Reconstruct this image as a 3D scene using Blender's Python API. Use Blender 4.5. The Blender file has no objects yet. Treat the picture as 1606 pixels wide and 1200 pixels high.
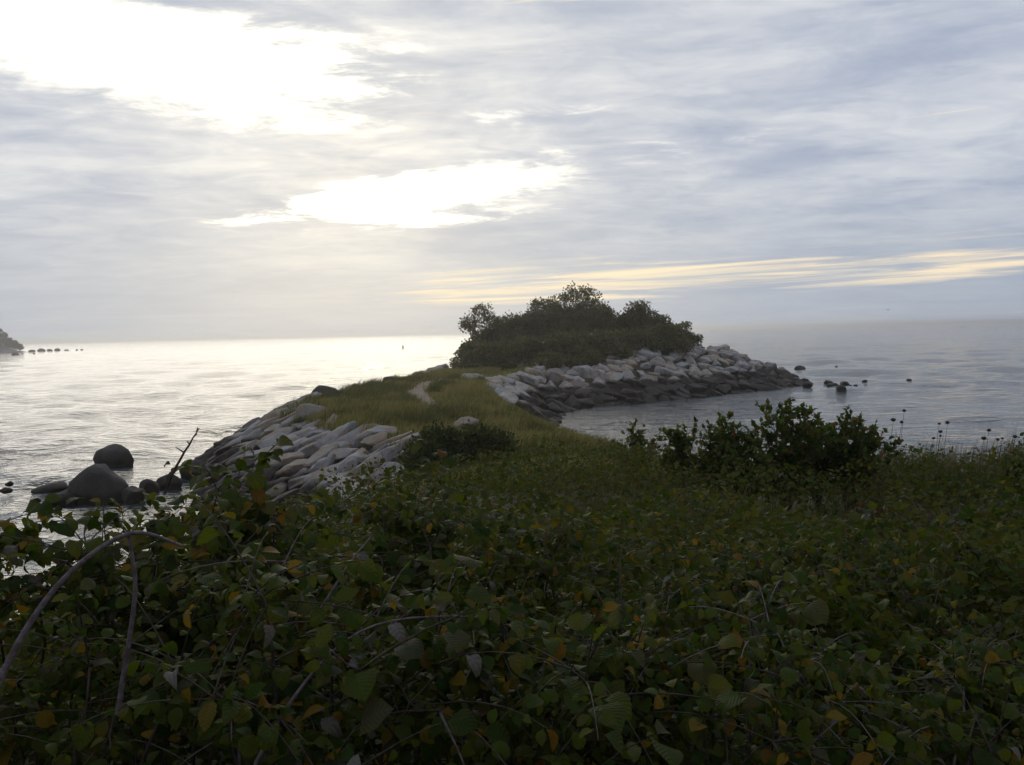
import bpy, bmesh, math, random
import numpy as np
from mathutils import Vector, Matrix, noise as mnoise

random.seed(7)
RNG = np.random.default_rng(11)
scene = bpy.context.scene
COL = scene.collection

# ------------------------------------------------------------------ camera
EYE = np.array([0.0, 0.0, 6.0])
FPX = 1391.0                                   # focal length in photo pixels (1606 wide)
PITCH = math.atan(79 / FPX)
ROLL = math.radians(1.24)
_r0 = np.array([1.0, 0, 0])
_u0 = np.array([0, math.sin(PITCH), math.cos(PITCH)])
FWD = np.array([0, math.cos(PITCH), -math.sin(PITCH)])
UPV = _u0 * math.cos(ROLL) + _r0 * math.sin(ROLL)
RGT = _r0 * math.cos(ROLL) - _u0 * math.sin(ROLL)

cam_data = bpy.data.cameras.new('camera')
cam = bpy.data.objects.new('camera', cam_data)
COL.objects.link(cam)
cam_data.sensor_width = 36.0
cam_data.lens = 36.0 * FPX / 1606.0
cam_data.clip_start = 0.05
cam_data.clip_end = 20000.0
cam.matrix_world = Matrix(((RGT[0], UPV[0], -FWD[0], EYE[0]),
                           (RGT[1], UPV[1], -FWD[1], EYE[1]),
                           (RGT[2], UPV[2], -FWD[2], EYE[2]),
                           (0, 0, 0, 1)))
scene.camera = cam


def ray(px, py):
    return FWD * FPX + RGT * (px - 803) - UPV * (py - 600)


def at_z(px, py, z=0.0):
    """where the sight line of a photo pixel meets height z"""
    d = ray(px, py)
    return EYE + d * ((z - EYE[2]) / d[2])


def at_y(px, py, y):
    d = ray(px, py)
    return EYE + d * (y / d[1])


# ------------------------------------------------------------------ node helper
class Nodes:
    """tiny expression builder for shader node trees"""
    def __init__(self, tree):
        self.t = tree
        self.n = tree.nodes
        self.l = tree.links

    def node(self, typ, **kw):
        nd = self.n.new(typ)
        for k, v in kw.items():
            setattr(nd, k, v)
        return nd

    def put(self, sock, val):
        if val is None:
            return
        if hasattr(val, 'is_output'):
            self.l.new(val, sock)
        elif isinstance(val, (tuple, list)) and len(val) == 3 and len(getattr(sock, 'default_value', (0,))) == 4:
            sock.default_value = (*val, 1.0)
        else:
            sock.default_value = val

    def m(self, op, a, b=None, c=None, clamp=False):
        nd = self.node('ShaderNodeMath', operation=op, use_clamp=clamp)
        self.put(nd.inputs[0], a)
        self.put(nd.inputs[1], b)
        self.put(nd.inputs[2], c)
        return nd.outputs[0]

    def add(self, *a):
        r = a[0]
        for x in a[1:]:
            r = self.m('ADD', r, x)
        return r

    def mul(self, *a):
        r = a[0]
        for x in a[1:]:
            r = self.m('MULTIPLY', r, x)
        return r

    def sub(self, a, b):
        return self.m('SUBTRACT', a, b)

    def step(self, x, lo, hi, a=0.0, b=1.0):
        nd = self.node('ShaderNodeMapRange', interpolation_type='SMOOTHSTEP')
        for i, v in enumerate((x, lo, hi, a, b)):
            self.put(nd.inputs[i], v)
        return nd.outputs[0]

    def xyz(self, v):
        nd = self.node('ShaderNodeSeparateXYZ')
        self.put(nd.inputs[0], v)
        return nd.outputs

    def vec(self, x, y, z):
        nd = self.node('ShaderNodeCombineXYZ')
        for i, v in enumerate((x, y, z)):
            self.put(nd.inputs[i], v)
        return nd.outputs[0]

    def noise(self, v, scale, detail=4.0, rough=0.55, dist=0.0, color=False):
        nd = self.node('ShaderNodeTexNoise')
        self.put(nd.inputs['Vector'], v)
        nd.inputs['Scale'].default_value = scale
        nd.inputs['Detail'].default_value = detail
        nd.inputs['Roughness'].default_value = rough
        nd.inputs['Distortion'].default_value = dist
        return nd.outputs['Color' if color else 'Fac']

    def voronoi(self, v, scale, out='Distance', feature='F1'):
        nd = self.node('ShaderNodeTexVoronoi', feature=feature)
        self.put(nd.inputs['Vector'], v)
        nd.inputs['Scale'].default_value = scale
        return nd.outputs[out]

    def mix(self, f, a, b, blend='MIX'):
        nd = self.node('ShaderNodeMix', data_type='RGBA', blend_type=blend)
        self.put(nd.inputs[0], f)
        self.put(nd.inputs[6], a)
        self.put(nd.inputs[7], b)
        return nd.outputs[2]

    def ramp(self, f, stops, interp='LINEAR'):
        nd = self.node('ShaderNodeValToRGB')
        cr = nd.color_ramp
        cr.interpolation = interp
        while len(cr.elements) < len(stops):
            cr.elements.new(0.5)
        for e, (p, c) in zip(cr.elements, stops):
            e.position = p
            e.color = (*c, 1.0)
        self.put(nd.inputs[0], f)
        return nd.outputs[0]

    def bump(self, h, strength=0.5, dist=0.05, normal=None):
        nd = self.node('ShaderNodeBump')
        nd.inputs['Strength'].default_value = strength
        nd.inputs['Distance'].default_value = dist
        self.put(nd.inputs['Height'], h)
        if normal is not None:
            self.put(nd.inputs['Normal'], normal)
        return nd.outputs[0]


# ------------------------------------------------------------------ sky
SUN_AZ = math.radians(-10.5)       # measured from the view direction (+Y), negative is to the west side of it
SUN_EL = math.radians(10.0)
world = bpy.data.worlds.new('World')
scene.world = world
world.use_nodes = True
wt = world.node_tree
wt.nodes.clear()
W = Nodes(wt)
sky = W.node('ShaderNodeTexSky', sky_type='NISHITA')
sky.sun_disc = False
sky.sun_elevation = SUN_EL
sky.sun_rotation = SUN_AZ
sky.dust_density = 2.0
geo = W.node('ShaderNodeTexCoord')
dx, dy, dz = W.xyz(geo.outputs['Generated'])
az = W.m('ARCTAN2', dx, dy)
el = W.m('ARCSINE', dz)
elp = W.m('MAXIMUM', el, 0.0)
# cloud deck coordinates: a flat layer seen in perspective
inv = W.m('DIVIDE', 1.0, W.add(W.m('MAXIMUM', dz, 0.0), 0.09))
cu = W.mul(dx, inv)
cv = W.mul(dy, inv)
deck = W.vec(cu, W.mul(cv, 1.25), 0.0)
deck_s = W.vec(W.mul(az, 2.4), W.mul(el, 15.0), 0.3)       # long level streaks
n_big = W.noise(deck, 0.85, 5, 0.56, 0.5)
n_mid = W.noise(deck, 3.2, 6, 0.62, 0.7)
n_str = W.noise(deck_s, 2.1, 6, 0.6, 0.35)
n_fine = W.noise(W.vec(W.mul(cu, 0.8), W.mul(cv, 1.5), 0.4), 8.0, 5, 0.65, 0.6)
fb = W.add(W.mul(n_big, 0.40), W.mul(n_mid, 0.28), W.mul(n_str, 0.32))
wob = W.add(W.mul(W.sub(n_mid, 0.5), 0.5), W.mul(W.sub(n_str, 0.5), 0.9), W.mul(W.sub(n_fine, 0.5), 0.16))


def blob(a0, e0, sa, se, tilt=0.0):
    """a soft thin place in the deck, in real sky angles (radians)"""
    da = W.sub(az, a0)
    de = W.sub(W.sub(el, e0), W.mul(da, tilt))
    q = W.add(W.m('POWER', W.m('ABSOLUTE', W.m('DIVIDE', da, sa)), 2.0),
              W.m('POWER', W.m('ABSOLUTE', W.m('DIVIDE', de, se)), 2.0))
    return W.m('EXPONENT', W.mul(q, -1.0))


# angle to the sun
sx, sy, sz = math.sin(SUN_AZ) * math.cos(SUN_EL), math.cos(SUN_AZ) * math.cos(SUN_EL), math.sin(SUN_EL)
cosang = W.add(W.mul(dx, sx), W.mul(dy, sy), W.mul(dz, sz))
ang = W.m('ARCCOSINE', W.m('MINIMUM', cosang, 0.9999))
dim = W.step(ang, 0.55, 2.0, 1.0, 0.68)          # the deck darkens away from the low sun
halo = W.m('EXPONENT', W.mul(W.m('POWER', W.m('DIVIDE', ang, 0.42), 2.0), -1.0))
halo_w = W.m('EXPONENT', W.mul(W.m('DIVIDE', ang, 0.44), -1.0))

# thick cloud, thin cloud
tcl = W.add(W.step(fb, 0.34, 0.68), W.mul(W.sub(n_fine, 0.5), 0.22))
c_dark = (0.315, 0.375, 0.515)
c_lite = (0.60, 0.635, 0.70)
cloud = W.mix(tcl, c_dark, c_lite)
# towards the sun the deck is lit from behind: paler and warmer
cloud = W.mix(W.m('POWER', halo_w, 1.3), cloud, W.mix(tcl, (0.56, 0.585, 0.61), (1.08, 1.03, 0.90)))
# hazy air low over the water: even, blue grey, warmer near the sun
low = W.step(el, 0.02, 0.20, 1.0, 0.0)
hz_c = W.mix(W.m('POWER', halo_w, 1.7), (0.32, 0.38, 0.48), (0.78, 0.76, 0.67))
cloud = W.mix(W.mul(low, 0.80), cloud, hz_c)
# clear holes show the blue sky
hole = W.m('MAXIMUM', blob(-0.53, 0.365, 0.12, 0.03), blob(0.44, 0.35, 0.13, 0.03))
cover = W.sub(0.97, W.mul(W.step(W.add(hole, W.mul(wob, 0.6)), 0.3, 0.9), 0.55))
bg_sky = W.mix(1.0, sky.outputs[0], (0.05, 0.05, 0.05), 'MULTIPLY')
skyc = W.mix(cover, bg_sky, W.mix(1.0, cloud, W.vec(dim, dim, dim), 'MULTIPLY'))
# bright breaks near the sun
gaps = [(-0.40, 0.290, 0.21, 0.046, -0.06, 1.6), (-0.52, 0.325, 0.15, 0.05, 0.0, 1.15), (-0.09, 0.158, 0.15, 0.0195, 0.13, 1.6),
        (-0.27, 0.268, 0.17, 0.022, 0.0, 0.85), (0.02, 0.235, 0.09, 0.012, 0.03, 0.55), (0.20, 0.196, 0.13, 0.013, 0.06, 0.42),
        (-0.06, 0.128, 0.16, 0.011, 0.05, 0.5)]
g = None
for (a0, e0, sa, se, tl, wgt) in gaps:
    b = W.mul(blob(a0, e0, sa, se, tl), wgt)
    g = b if g is None else W.m('MAXIMUM', g, b)
wisp = W.add(W.mul(W.sub(n_mid, 0.5), 0.9), W.mul(W.sub(n_fine, 0.5), 0.9))
gapf = W.m('POWER', W.step(W.add(g, W.mul(wob, 1.9), W.mul(wisp, 0.5)), 0.16, 1.18), 1.35)
gapf = W.mul(gapf, W.step(g, 0.02, 0.25))
core = W.add(1.0, W.mul(W.m('EXPONENT', W.mul(W.m('POWER', W.m('DIVIDE', ang, 0.11), 2.0), -1.0)), 4.0))   # the sun's disc blurred by thin cloud
skyc = W.mix(gapf, skyc, W.mix(1.0, (1.80, 1.66, 1.34), W.vec(core, core, W.m('POWER', core, 0.9)), 'MULTIPLY'))
# the clear strip low in the west, yellow
band_e = W.add(0.047, W.mul(W.add(az, 0.1), 0.024))
bd = W.m('DIVIDE', W.sub(el, band_e), 0.021)
band = W.m('EXPONENT', W.mul(W.mul(bd, bd), -1.0))
band = W.mul(band, W.step(az, -0.19, -0.06), W.step(az, 1.1, 0.5))
n_b = W.noise(W.vec(W.mul(az, 4.0), W.mul(W.sub(el, band_e), 105.0), 1.7), 1.0, 6, 0.62, 0.5)
bandf = W.step(W.add(W.mul(band, 0.95), W.mul(W.sub(n_b, 0.5), 3.0)), 0.40, 1.25)
skyc = W.mix(W.mul(bandf, 0.95), skyc, W.mix(W.step(az, -0.05, 0.5), (1.05, 0.87, 0.58), (0.94, 0.79, 0.57)))
bgn = W.node('ShaderNodeBackground')
W.put(bgn.inputs['Color'], skyc)
bgn.inputs['Strength'].default_value = 1.0
wo = W.node('ShaderNodeOutputWorld')
wt.links.new(bgn.outputs[0], wo.inputs['Surface'])

# ------------------------------------------------------------------ sun (behind thin cloud: wide and weak)
sd = bpy.data.lights.new('sun', 'SUN')
sd.energy = 0.5
sd.angle = math.radians(43.0)
sd.color = (1.0, 0.90, 0.74)
sun = bpy.data.objects.new('sun', sd)
COL.objects.link(sun)
sun.rotation_euler = Vector((-sx, -sy, -sz)).to_track_quat('-Z', 'Y').to_euler()

vs = scene.view_settings
vs.view_transform = 'Standard'
vs.look = 'None'
vs.exposure = 0.12
vs.gamma = 1.0
vs.use_curve_mapping = False
scene.cycles.use_denoising = True
scene.cycles.max_bounces = 6
scene.cycles.diffuse_bounces = 3
scene.cycles.glossy_bounces = 3
scene.cycles.transmission_bounces = 3
scene.cycles.volume_bounces = 0
scene.cycles.transparent_max_bounces = 4
scene.cycles.caustics_reflective = False
scene.cycles.caustics_refractive = False


# ------------------------------------------------------------------ mesh helpers
def mesh_np(name, verts, faces, smooth=False):
    """verts (n,3); faces (m,k) int array with k = 3 or 4"""
    verts = np.asarray(verts, dtype=np.float32)
    faces = np.asarray(faces, dtype=np.int32)
    me = bpy.data.meshes.new(name)
    k = faces.shape[1]
    me.vertices.add(len(verts))
    me.vertices.foreach_set('co', verts.ravel())
    me.loops.add(faces.size)
    me.loops.foreach_set('vertex_index', faces.ravel())
    me.polygons.add(len(faces))
    me.polygons.foreach_set('loop_start', np.arange(0, faces.size, k, dtype=np.int32))
    me.polygons.foreach_set('loop_total', np.full(len(faces), k, dtype=np.int32))
    me.polygons.foreach_set('use_smooth', np.full(len(faces), smooth, dtype=bool))
    me.update(calc_edges=True)
    return me


def link(name, me, mat=None, parent=None, loc=None):
    o = bpy.data.objects.new(name, me)
    COL.objects.link(o)
    if mat is not None and me is not None and not me.materials:
        me.materials.append(mat)
    if parent is not None:
        o.parent = parent
    if loc is not None:
        o.location = loc
    return o


def tag(o, label=None, cat=None, group=None, kind=None):
    if label:
        o['label'] = label
    if cat:
        o['category'] = cat
    if group:
        o['group'] = group
    if kind:
        o['kind'] = kind
    return o


def empty(name, loc=(0, 0, 0)):
    o = bpy.data.objects.new(name, None)
    COL.objects.link(o)
    o.location = loc
    o.empty_display_size = 0.2
    return o


def unit(v):
    return v / np.maximum(np.linalg.norm(v, axis=-1, keepdims=True), 1e-9)


def scatter(tv, tf, pos, axis, nrm, size, wid=None):
    """copies of a template leaf (tv, tf: length along +Y from the origin, face up +Z) as one array mesh"""
    n = len(pos)
    Y = unit(axis)
    X = unit(np.cross(Y, nrm))
    Z = np.cross(X, Y)
    size = np.asarray(size).reshape(-1, 1, 1)
    w = size if wid is None else np.asarray(wid).reshape(-1, 1, 1)
    t = tv[None]
    V = pos[:, None] + t[:, :, 0:1] * w * X[:, None] + t[:, :, 1:2] * size * Y[:, None] + t[:, :, 2:3] * size * Z[:, None]
    F = tf[None] + (np.arange(n) * len(tv))[:, None, None]
    return V.reshape(-1, 3), F.reshape(-1, tf.shape[1])


def tube(path, radii, k=5, cap=True):
    """closed tapered tube along a path of points: verts, quads"""
    path = np.asarray(path, float)
    radii = np.asarray(radii, float)
    n = len(path)
    tan = unit(np.gradient(path, axis=0))
    ref = np.array([0.3, 0.9, 0.2])
    a = unit(np.cross(tan, ref))
    b = np.cross(tan, a)
    th = np.linspace(0, 2 * np.pi, k, endpoint=False)
    V = path[:, None] + radii[:, None, None] * (np.cos(th)[None, :, None] * a[:, None] + np.sin(th)[None, :, None] * b[:, None])
    V = V.reshape(-1, 3)
    F = []
    for i in range(n - 1):
        for j in range(k):
            F.append((i * k + j, i * k + (j + 1) % k, (i + 1) * k + (j + 1) % k, (i + 1) * k + j))
    return V, np.array(F, dtype=np.int32)


def join(parts):
    V, F, off = [], [], 0
    for v, f in parts:
        V.append(v)
        F.append(f + off)
        off += len(v)
    return np.concatenate(V), np.concatenate(F)


def bez(p0, p1, p2, n):
    t = np.linspace(0, 1, n)[:, None]
    return (1 - t) ** 2 * np.asarray(p0) + 2 * t * (1 - t) * np.asarray(p1) + t ** 2 * np.asarray(p2)


# leaf templates -----------------------------------------------------
def leaf_template(rows, profile, fold=0.18, droop=0.35, wave=0.0, teeth=0.0, twist=0.0):
    """an ovate leaf of unit length: rows x 3 points, quads; folded along its midrib, tip drooping, margin waved"""
    V = []
    ang_, y, z = 0.25, 0.0, 0.0
    for i in range(rows):
        t = i / (rows - 1)
        if i:
            ang_ -= droop * 2.2 / (rows - 1)
            y += math.cos(ang_) / (rows - 1)
            z += math.sin(ang_) / (rows - 1)
        w = np.interp(t, *profile)
        for s in (-1, 0, 1):
            ww = w * (1 + teeth * (1 if i % 2 else -1)) if s else 0
            lift = fold * w + wave * math.sin(6.0 * t + s * 1.3) * w if s else 0
            tw = twist * t
            V.append((s * ww * math.cos(tw), y, z + lift + s * ww * math.sin(tw)))
    F = []
    for i in range(rows - 1):
        a = i * 3
        F.append((a, a + 1, a + 4, a + 3))
        F.append((a + 1, a + 2, a + 5, a + 4))
    return np.array(V), np.array(F, dtype=np.int32)


OVATE = ([0, .12, .3, .5, .7, .88, 1], [.02, .15, .24, .265, .215, .105, .004])
ROUND = ([0, .1, .3, .5, .7, .88, 1], [.03, .22, .34, .36, .30, .16, .006])
LANCE = ([0, .15, .4, .6, .8, 1], [.02, .13, .20, .19, .11, .005])
LEAF_LOW = (np.array([(0, 0, 0), (-.34, .42, .07), (.34, .42, .07), (0, .48, 0), (0, 1, -.18)], float),
            np.array([(0, 3, 1), (0, 2, 3), (1, 3, 4), (3, 2, 4)], dtype=np.int32))
LEAF_TINY = (np.array([(0, 0, 0), (-.36, .5, .05), (.36, .5, .05), (0, 1, -.1)], float),
             np.array([(0, 2, 1), (1, 2, 3)], dtype=np.int32))


# ------------------------------------------------------------------ materials
def new_mat(name):
    m = bpy.data.materials.new(name)
    m.use_nodes = True
    m.node_tree.nodes.clear()
    return m, Nodes(m.node_tree)


def finish(N, shader):
    o = N.node('ShaderNodeOutputMaterial')
    N.l.new(shader, o.inputs['Surface'])


def principled(N, color, rough=0.8, normal=None, spec=0.4, ior=None):
    p = N.node('ShaderNodeBsdfPrincipled')
    N.put(p.inputs['Base Color'], color)
    N.put(p.inputs['Roughness'], rough)
    N.put(p.inputs['Specular IOR Level'], spec)
    if ior:
        p.inputs['IOR'].default_value = ior
    if normal is not None:
        N.put(p.inputs['Normal'], normal)
    return p.outputs[0]


def pos_node(N):
    return N.node('ShaderNodeNewGeometry').outputs['Position']


def leaf_mat(name, stops, per_object=False, rough=0.5, trans=0.35, spots=True, patch=None, spec=0.35):
    """leaf colours: each leaf its own place on the ramp, veins and blotches on it, light passing through"""
    m, N = new_mat(name)
    if per_object:
        rnd = N.node('ShaderNodeObjectInfo').outputs['Random']
    else:
        rnd = N.node('ShaderNodeNewGeometry').outputs['Random Per Island']
    P = pos_node(N)
    f = rnd
    if patch:                                   # drifts of colour from plant to plant
        f = N.add(N.mul(rnd, 0.62), N.mul(N.noise(P, patch, 3, 0.6), 0.76), -0.19)
    c = N.ramp(f, stops)
    if spots:
        tc = N.node('ShaderNodeTexCoord').outputs['Object'] if per_object else P
        bl = N.noise(tc, 4.0 if per_object else 38.0, 3, 0.6)
        c = N.mix(N.step(bl, 0.54, 0.70), c, N.mix(0.5, c, (0.07, 0.045, 0.015)))
        c = N.mix(N.step(bl, 0.46, 0.30), c, N.mix(0.35, c, (0.10, 0.12, 0.03)))
    nrm_ = None
    if per_object:                              # midrib and side veins, the blade puckered between them
        lx, ly, lz = N.xyz(N.node('ShaderNodeTexCoord').outputs['Object'])
        ax_ = N.m('ABSOLUTE', lx)
        rib = N.step(ax_, 0.022, 0.008)
        vn = N.m('SINE', N.mul(N.sub(ly, N.mul(ax_, 0.75)), 52.0))
        vein = N.m('MAXIMUM', rib, N.step(vn, 0.80, 0.97, 0.0, 0.6))
        c = N.mix(N.mul(vein, 0.28), c, N.mix(1.0, c, (2.0, 1.8, 1.7), 'MULTIPLY'))
        c = N.mix(N.step(ax_, 0.16, 0.36, 0.0, 0.45), c, N.mix(0.6, c, (0.09, 0.06, 0.012)))      # margins turning
        nrm_ = N.bump(N.add(vn, N.mul(bl, 5.0)), 0.25, 0.02)
    p = principled(N, c, rough, nrm_, spec)
    tr = N.node('ShaderNodeBsdfTranslucent')
    N.put(tr.inputs['Color'], N.mix(0.4, c, N.mix(1.0, c, (1.5, 1.3, 0.5), 'MULTIPLY')))
    mx = N.node('ShaderNodeMixShader')
    mx.inputs[0].default_value = trans
    N.l.new(p, mx.inputs[1])
    N.l.new(tr.outputs[0], mx.inputs[2])
    finish(N, mx.outputs[0])
    return m


NEAR_STOPS = [(0.0, (0.020, 0.042, 0.005)), (0.25, (0.038, 0.066, 0.008)), (0.45, (0.074, 0.100, 0.010)), (0.60, (0.042, 0.062, 0.012)),
              (0.74, (0.105, 0.116, 0.012)), (0.82, (0.056, 0.064, 0.034)), (0.91, (0.120, 0.100, 0.012)), (0.965, (0.25, 0.15, 0.012)), (1.0, (0.085, 0.036, 0.012))]
M_LEAF = leaf_mat('bittersweet_leaf', NEAR_STOPS, True, 0.5, 0.5, spec=0.13)
M_FOL = leaf_mat('bittersweet_foliage', NEAR_STOPS, False, 0.5, 0.5, spec=0.13)
M_UNDER = leaf_mat('undergrowth_leaf', [(0.0, (0.020, 0.044, 0.007)), (0.3, (0.044, 0.070, 0.009)), (0.5, (0.078, 0.096, 0.012)), (0.66, (0.066, 0.058, 0.016)),
                                        (0.78, (0.105, 0.110, 0.018)), (0.88, (0.17, 0.125, 0.018)), (0.94, (0.115, 0.048, 0.015)), (1.0, (0.17, 0.12, 0.06))], False, 0.6, 0.45, False, 0.8, 0.12)
M_RED = leaf_mat('red_creeper_leaf', [(0.0, (0.045, 0.018, 0.016)), (0.4, (0.085, 0.024, 0.024)), (0.7, (0.040, 0.036, 0.020)), (1.0, (0.055, 0.065, 0.03))], False, 0.55, 0.3, False)
M_PALE = leaf_mat('withered_leaf', [(0.0, (0.095, 0.080, 0.060)), (0.5, (0.135, 0.120, 0.105)), (1.0, (0.085, 0.095, 0.070))], True, 0.7, 0.2)
M_DARKSHRUB = leaf_mat('juniper_foliage', [(0.0, (0.022, 0.038, 0.009)), (0.6, (0.046, 0.064, 0.015)), (1.0, (0.080, 0.085, 0.022))], False, 0.6, 0.35, False, None, 0.12)
M_ROSE = leaf_mat('rose_foliage', [(0.0, (0.034, 0.066, 0.012)), (0.5, (0.066, 0.105, 0.018)), (0.8, (0.110, 0.135, 0.022)), (0.93, (0.105, 0.085, 0.025)), (1.0, (0.22, 0.06, 0.03))], False, 0.55, 0.48, False, None, 0.15)
M_KNOB = leaf_mat('scrub_foliage', [(0.0, (0.055, 0.062, 0.014)), (0.5, (0.110, 0.110, 0.026)), (0.8, (0.155, 0.130, 0.036)), (1.0, (0.20, 0.105, 0.03))], False, 0.6, 0.42, False, 0.16)
M_FAR = leaf_mat('far_tree_foliage', [(0.0, (0.035, 0.042, 0.022)), (1.0, (0.075, 0.070, 0.045))], False, 0.6, 0.2, False)
M_GRASS = leaf_mat('grass_blade', [(0.0, (0.075, 0.100, 0.020)), (0.3, (0.150, 0.165, 0.038)), (0.5, (0.23, 0.215, 0.065)), (0.72, (0.34, 0.275, 0.12)), (0.88, (0.25, 0.155, 0.065)), (1.0, (0.16, 0.14, 0.04))], False, 0.6, 0.45, False, 0.30, 0.12)
M_TUSSOCK = leaf_mat('tussock_blade', [(0.0, (0.045, 0.068, 0.014)), (0.5, (0.095, 0.110, 0.026)), (0.8, (0.17, 0.145, 0.05)), (1.0, (0.17, 0.09, 0.035))], False, 0.6, 0.42, False, 0.6, 0.12)
M_DRYGRASS = leaf_mat('dry_grass_blade', [(0.0, (0.060, 0.068, 0.020)), (0.5, (0.115, 0.105, 0.042)), (1.0, (0.20, 0.165, 0.085))], False, 0.65, 0.35, False, None, 0.15)


def bark_mat(name, c1, c2, scale=30.0):
    m, N = new_mat(name)
    P = pos_node(N)
    n = N.noise(P, scale, 4, 0.6)
    finish(N, principled(N, N.mix(N.step(n, 0.35, 0.65), c1, c2), 0.75, N.bump(n, 0.5, 0.01), 0.3))
    return m


M_BARK = bark_mat('bark', (0.035, 0.025, 0.018), (0.080, 0.060, 0.045))
M_CANE = bark_mat('cane_bark', (0.085, 0.060, 0.062), (0.17, 0.135, 0.135), 60)
M_SEED = bark_mat('dry_seed_head', (0.06, 0.035, 0.03), (0.10, 0.06, 0.045), 80)

# stone: each stone its own tint, weathered faces; below the tide line a coat of dark weed
def stone_mat(name, stops, weed=1.6, wet_jitter=0.22, rust=0.7):
    m, N = new_mat(name)
    P = pos_node(N)
    rnd = N.node('ShaderNodeObjectInfo').outputs['Random']
    tc = N.node('ShaderNodeTexCoord').outputs['Object']
    off = N.vec(N.mul(rnd, 37.0), N.mul(rnd, 91.0), 0.0)
    va = N.node('ShaderNodeVectorMath', operation='ADD')
    N.put(va.inputs[0], tc)
    N.put(va.inputs[1], off)
    v = va.outputs[0]
    big = N.noise(v, 2.2, 4, 0.6, 0.4)
    fine = N.noise(v, 14.0, 5, 0.7)
    c = N.ramp(rnd, stops)
    c = N.mix(N.step(big, 0.44, 0.62), c, N.mix(rust, c, (0.34, 0.24, 0.15)))         # rusty faces
    c = N.mix(N.step(fine, 0.36, 0.62, 0.0, 0.55), N.mix(1.0, c, (0.62, 0.62, 0.63), 'MULTIPLY'), c)
    c = N.mix(N.step(N.voronoi(v, 26.0), 0.10, 0.20, 0.35, 0.0), c, (0.10, 0.095, 0.085))   # lichen specks
    z = N.xyz(P)[2]
    lim = N.add(z, N.mul(N.sub(N.noise(P, 0.45, 4, 0.65), 0.5), wet_jitter * 2), N.mul(N.sub(rnd, 0.5), 0.35))
    wet = N.step(lim, weed + 0.16, weed - 0.16)
    weedc = N.ramp(N.noise(P, 2.6, 4, 0.65), [(0.3, (0.008, 0.006, 0.004)), (0.5, (0.018, 0.012, 0.007)), (0.68, (0.055, 0.028, 0.010))])
    c = N.mix(wet, c, weedc)
    rough = N.m('MULTIPLY_ADD', wet, -0.12, 0.82)
    h = N.add(N.mul(big, 0.6), N.mul(fine, 0.4))
    finish(N, principled(N, c, rough, N.bump(h, 0.55, 0.10), 0.35))
    return m


M_STONE = stone_mat('armour_stone', [(0.0, (0.36, 0.35, 0.34)), (0.2, (0.54, 0.53, 0.51)), (0.38, (0.42, 0.44, 0.47)), (0.55, (0.55, 0.50, 0.42)),
                                     (0.7, (0.48, 0.40, 0.30)), (0.82, (0.60, 0.60, 0.60)), (0.92, (0.45, 0.36, 0.30)), (1.0, (0.33, 0.33, 0.34))])
M_SLAB = stone_mat('granite_slab', [(0.0, (0.30, 0.28, 0.26)), (0.2, (0.40, 0.385, 0.37)), (0.4, (0.33, 0.33, 0.34)), (0.55, (0.42, 0.37, 0.30)), (0.7, (0.36, 0.29, 0.22)), (0.85, (0.45, 0.44, 0.43)), (1.0, (0.26, 0.25, 0.25))], 1.15, 0.3)
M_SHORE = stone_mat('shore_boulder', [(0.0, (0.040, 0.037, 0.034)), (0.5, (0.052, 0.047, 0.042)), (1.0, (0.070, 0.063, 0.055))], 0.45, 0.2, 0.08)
M_BOULDER = stone_mat('field_boulder', [(0.0, (0.20, 0.175, 0.15)), (1.0, (0.30, 0.27, 0.23))], 0.3, 0.1)

# ------------------------------------------------------------------ land
SHORE = np.array([(-11, -60), (-9, 2), (-8.2, 10), (-7.4, 15), (-6.6, 20.5), (-6.9, 25), (-9.4, 29), (-12.0, 34.5), (-15.0, 42.5), (-15.9, 48), (-15.6, 55), (-14.2, 64), (-12.8, 75),
                  (-12.6, 88), (-10, 102), (-2, 113), (10, 117), (22, 112), (30, 101), (30.8, 93), (28.2, 88.8), (22, 82.8), (16.6, 77.6), (10.2, 72.2),
                  (6.2, 69.2), (3.6, 66.4), (2.4, 62), (2.2, 55), (2.8, 47), (4.2, 39), (6.2, 31), (9, 25.5), (13, 22), (20, 19.5), (32, 18), (60, 15), (110, 8), (160, 0), (160, -60)], float)


def shore_dist(x, y):
    """signed distance to the waterline, positive on land"""
    p = np.stack([x, y], -1)
    d2 = np.full(x.shape, 1e9)
    ins = np.zeros(x.shape, bool)
    n = len(SHORE)
    for i in range(n):
        a, b = SHORE[i], SHORE[(i + 1) % n]
        ab = b - a
        t = np.clip(((p - a) @ ab) / (ab @ ab), 0, 1)
        q = a + t[..., None] * ab
        d2 = np.minimum(d2, ((p - q) ** 2).sum(-1))
        cond = ((a[1] > y) != (b[1] > y)) & (x < (b[0] - a[0]) * (y - a[1]) / (b[1] - a[1] + 1e-12) + a[0])
        ins ^= cond
    d = np.sqrt(d2)
    return np.where(ins, d, -d)


def sstep(x, a, b):
    t = np.clip((x - a) / (b - a), 0, 1)
    return t * t * (3 - 2 * t)


def vnoise(x, y, s, seed=0.0):
    """cheap smooth value noise, vectorised"""
    x = x * s + seed * 17.3
    y = y * s + seed * 5.7
    xi, yi = np.floor(x), np.floor(y)
    fx, fy = x - xi, y - yi
    fx, fy = fx * fx * (3 - 2 * fx), fy * fy * (3 - 2 * fy)

    def h(a, b):
        v = np.sin(a * 127.1 + b * 311.7 + seed * 74.7) * 43758.5453
        return v - np.floor(v)
    return (h(xi, yi) * (1 - fx) + h(xi + 1, yi) * fx) * (1 - fy) + (h(xi, yi + 1) * (1 - fx) + h(xi + 1, yi + 1) * fx) * fy


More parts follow.
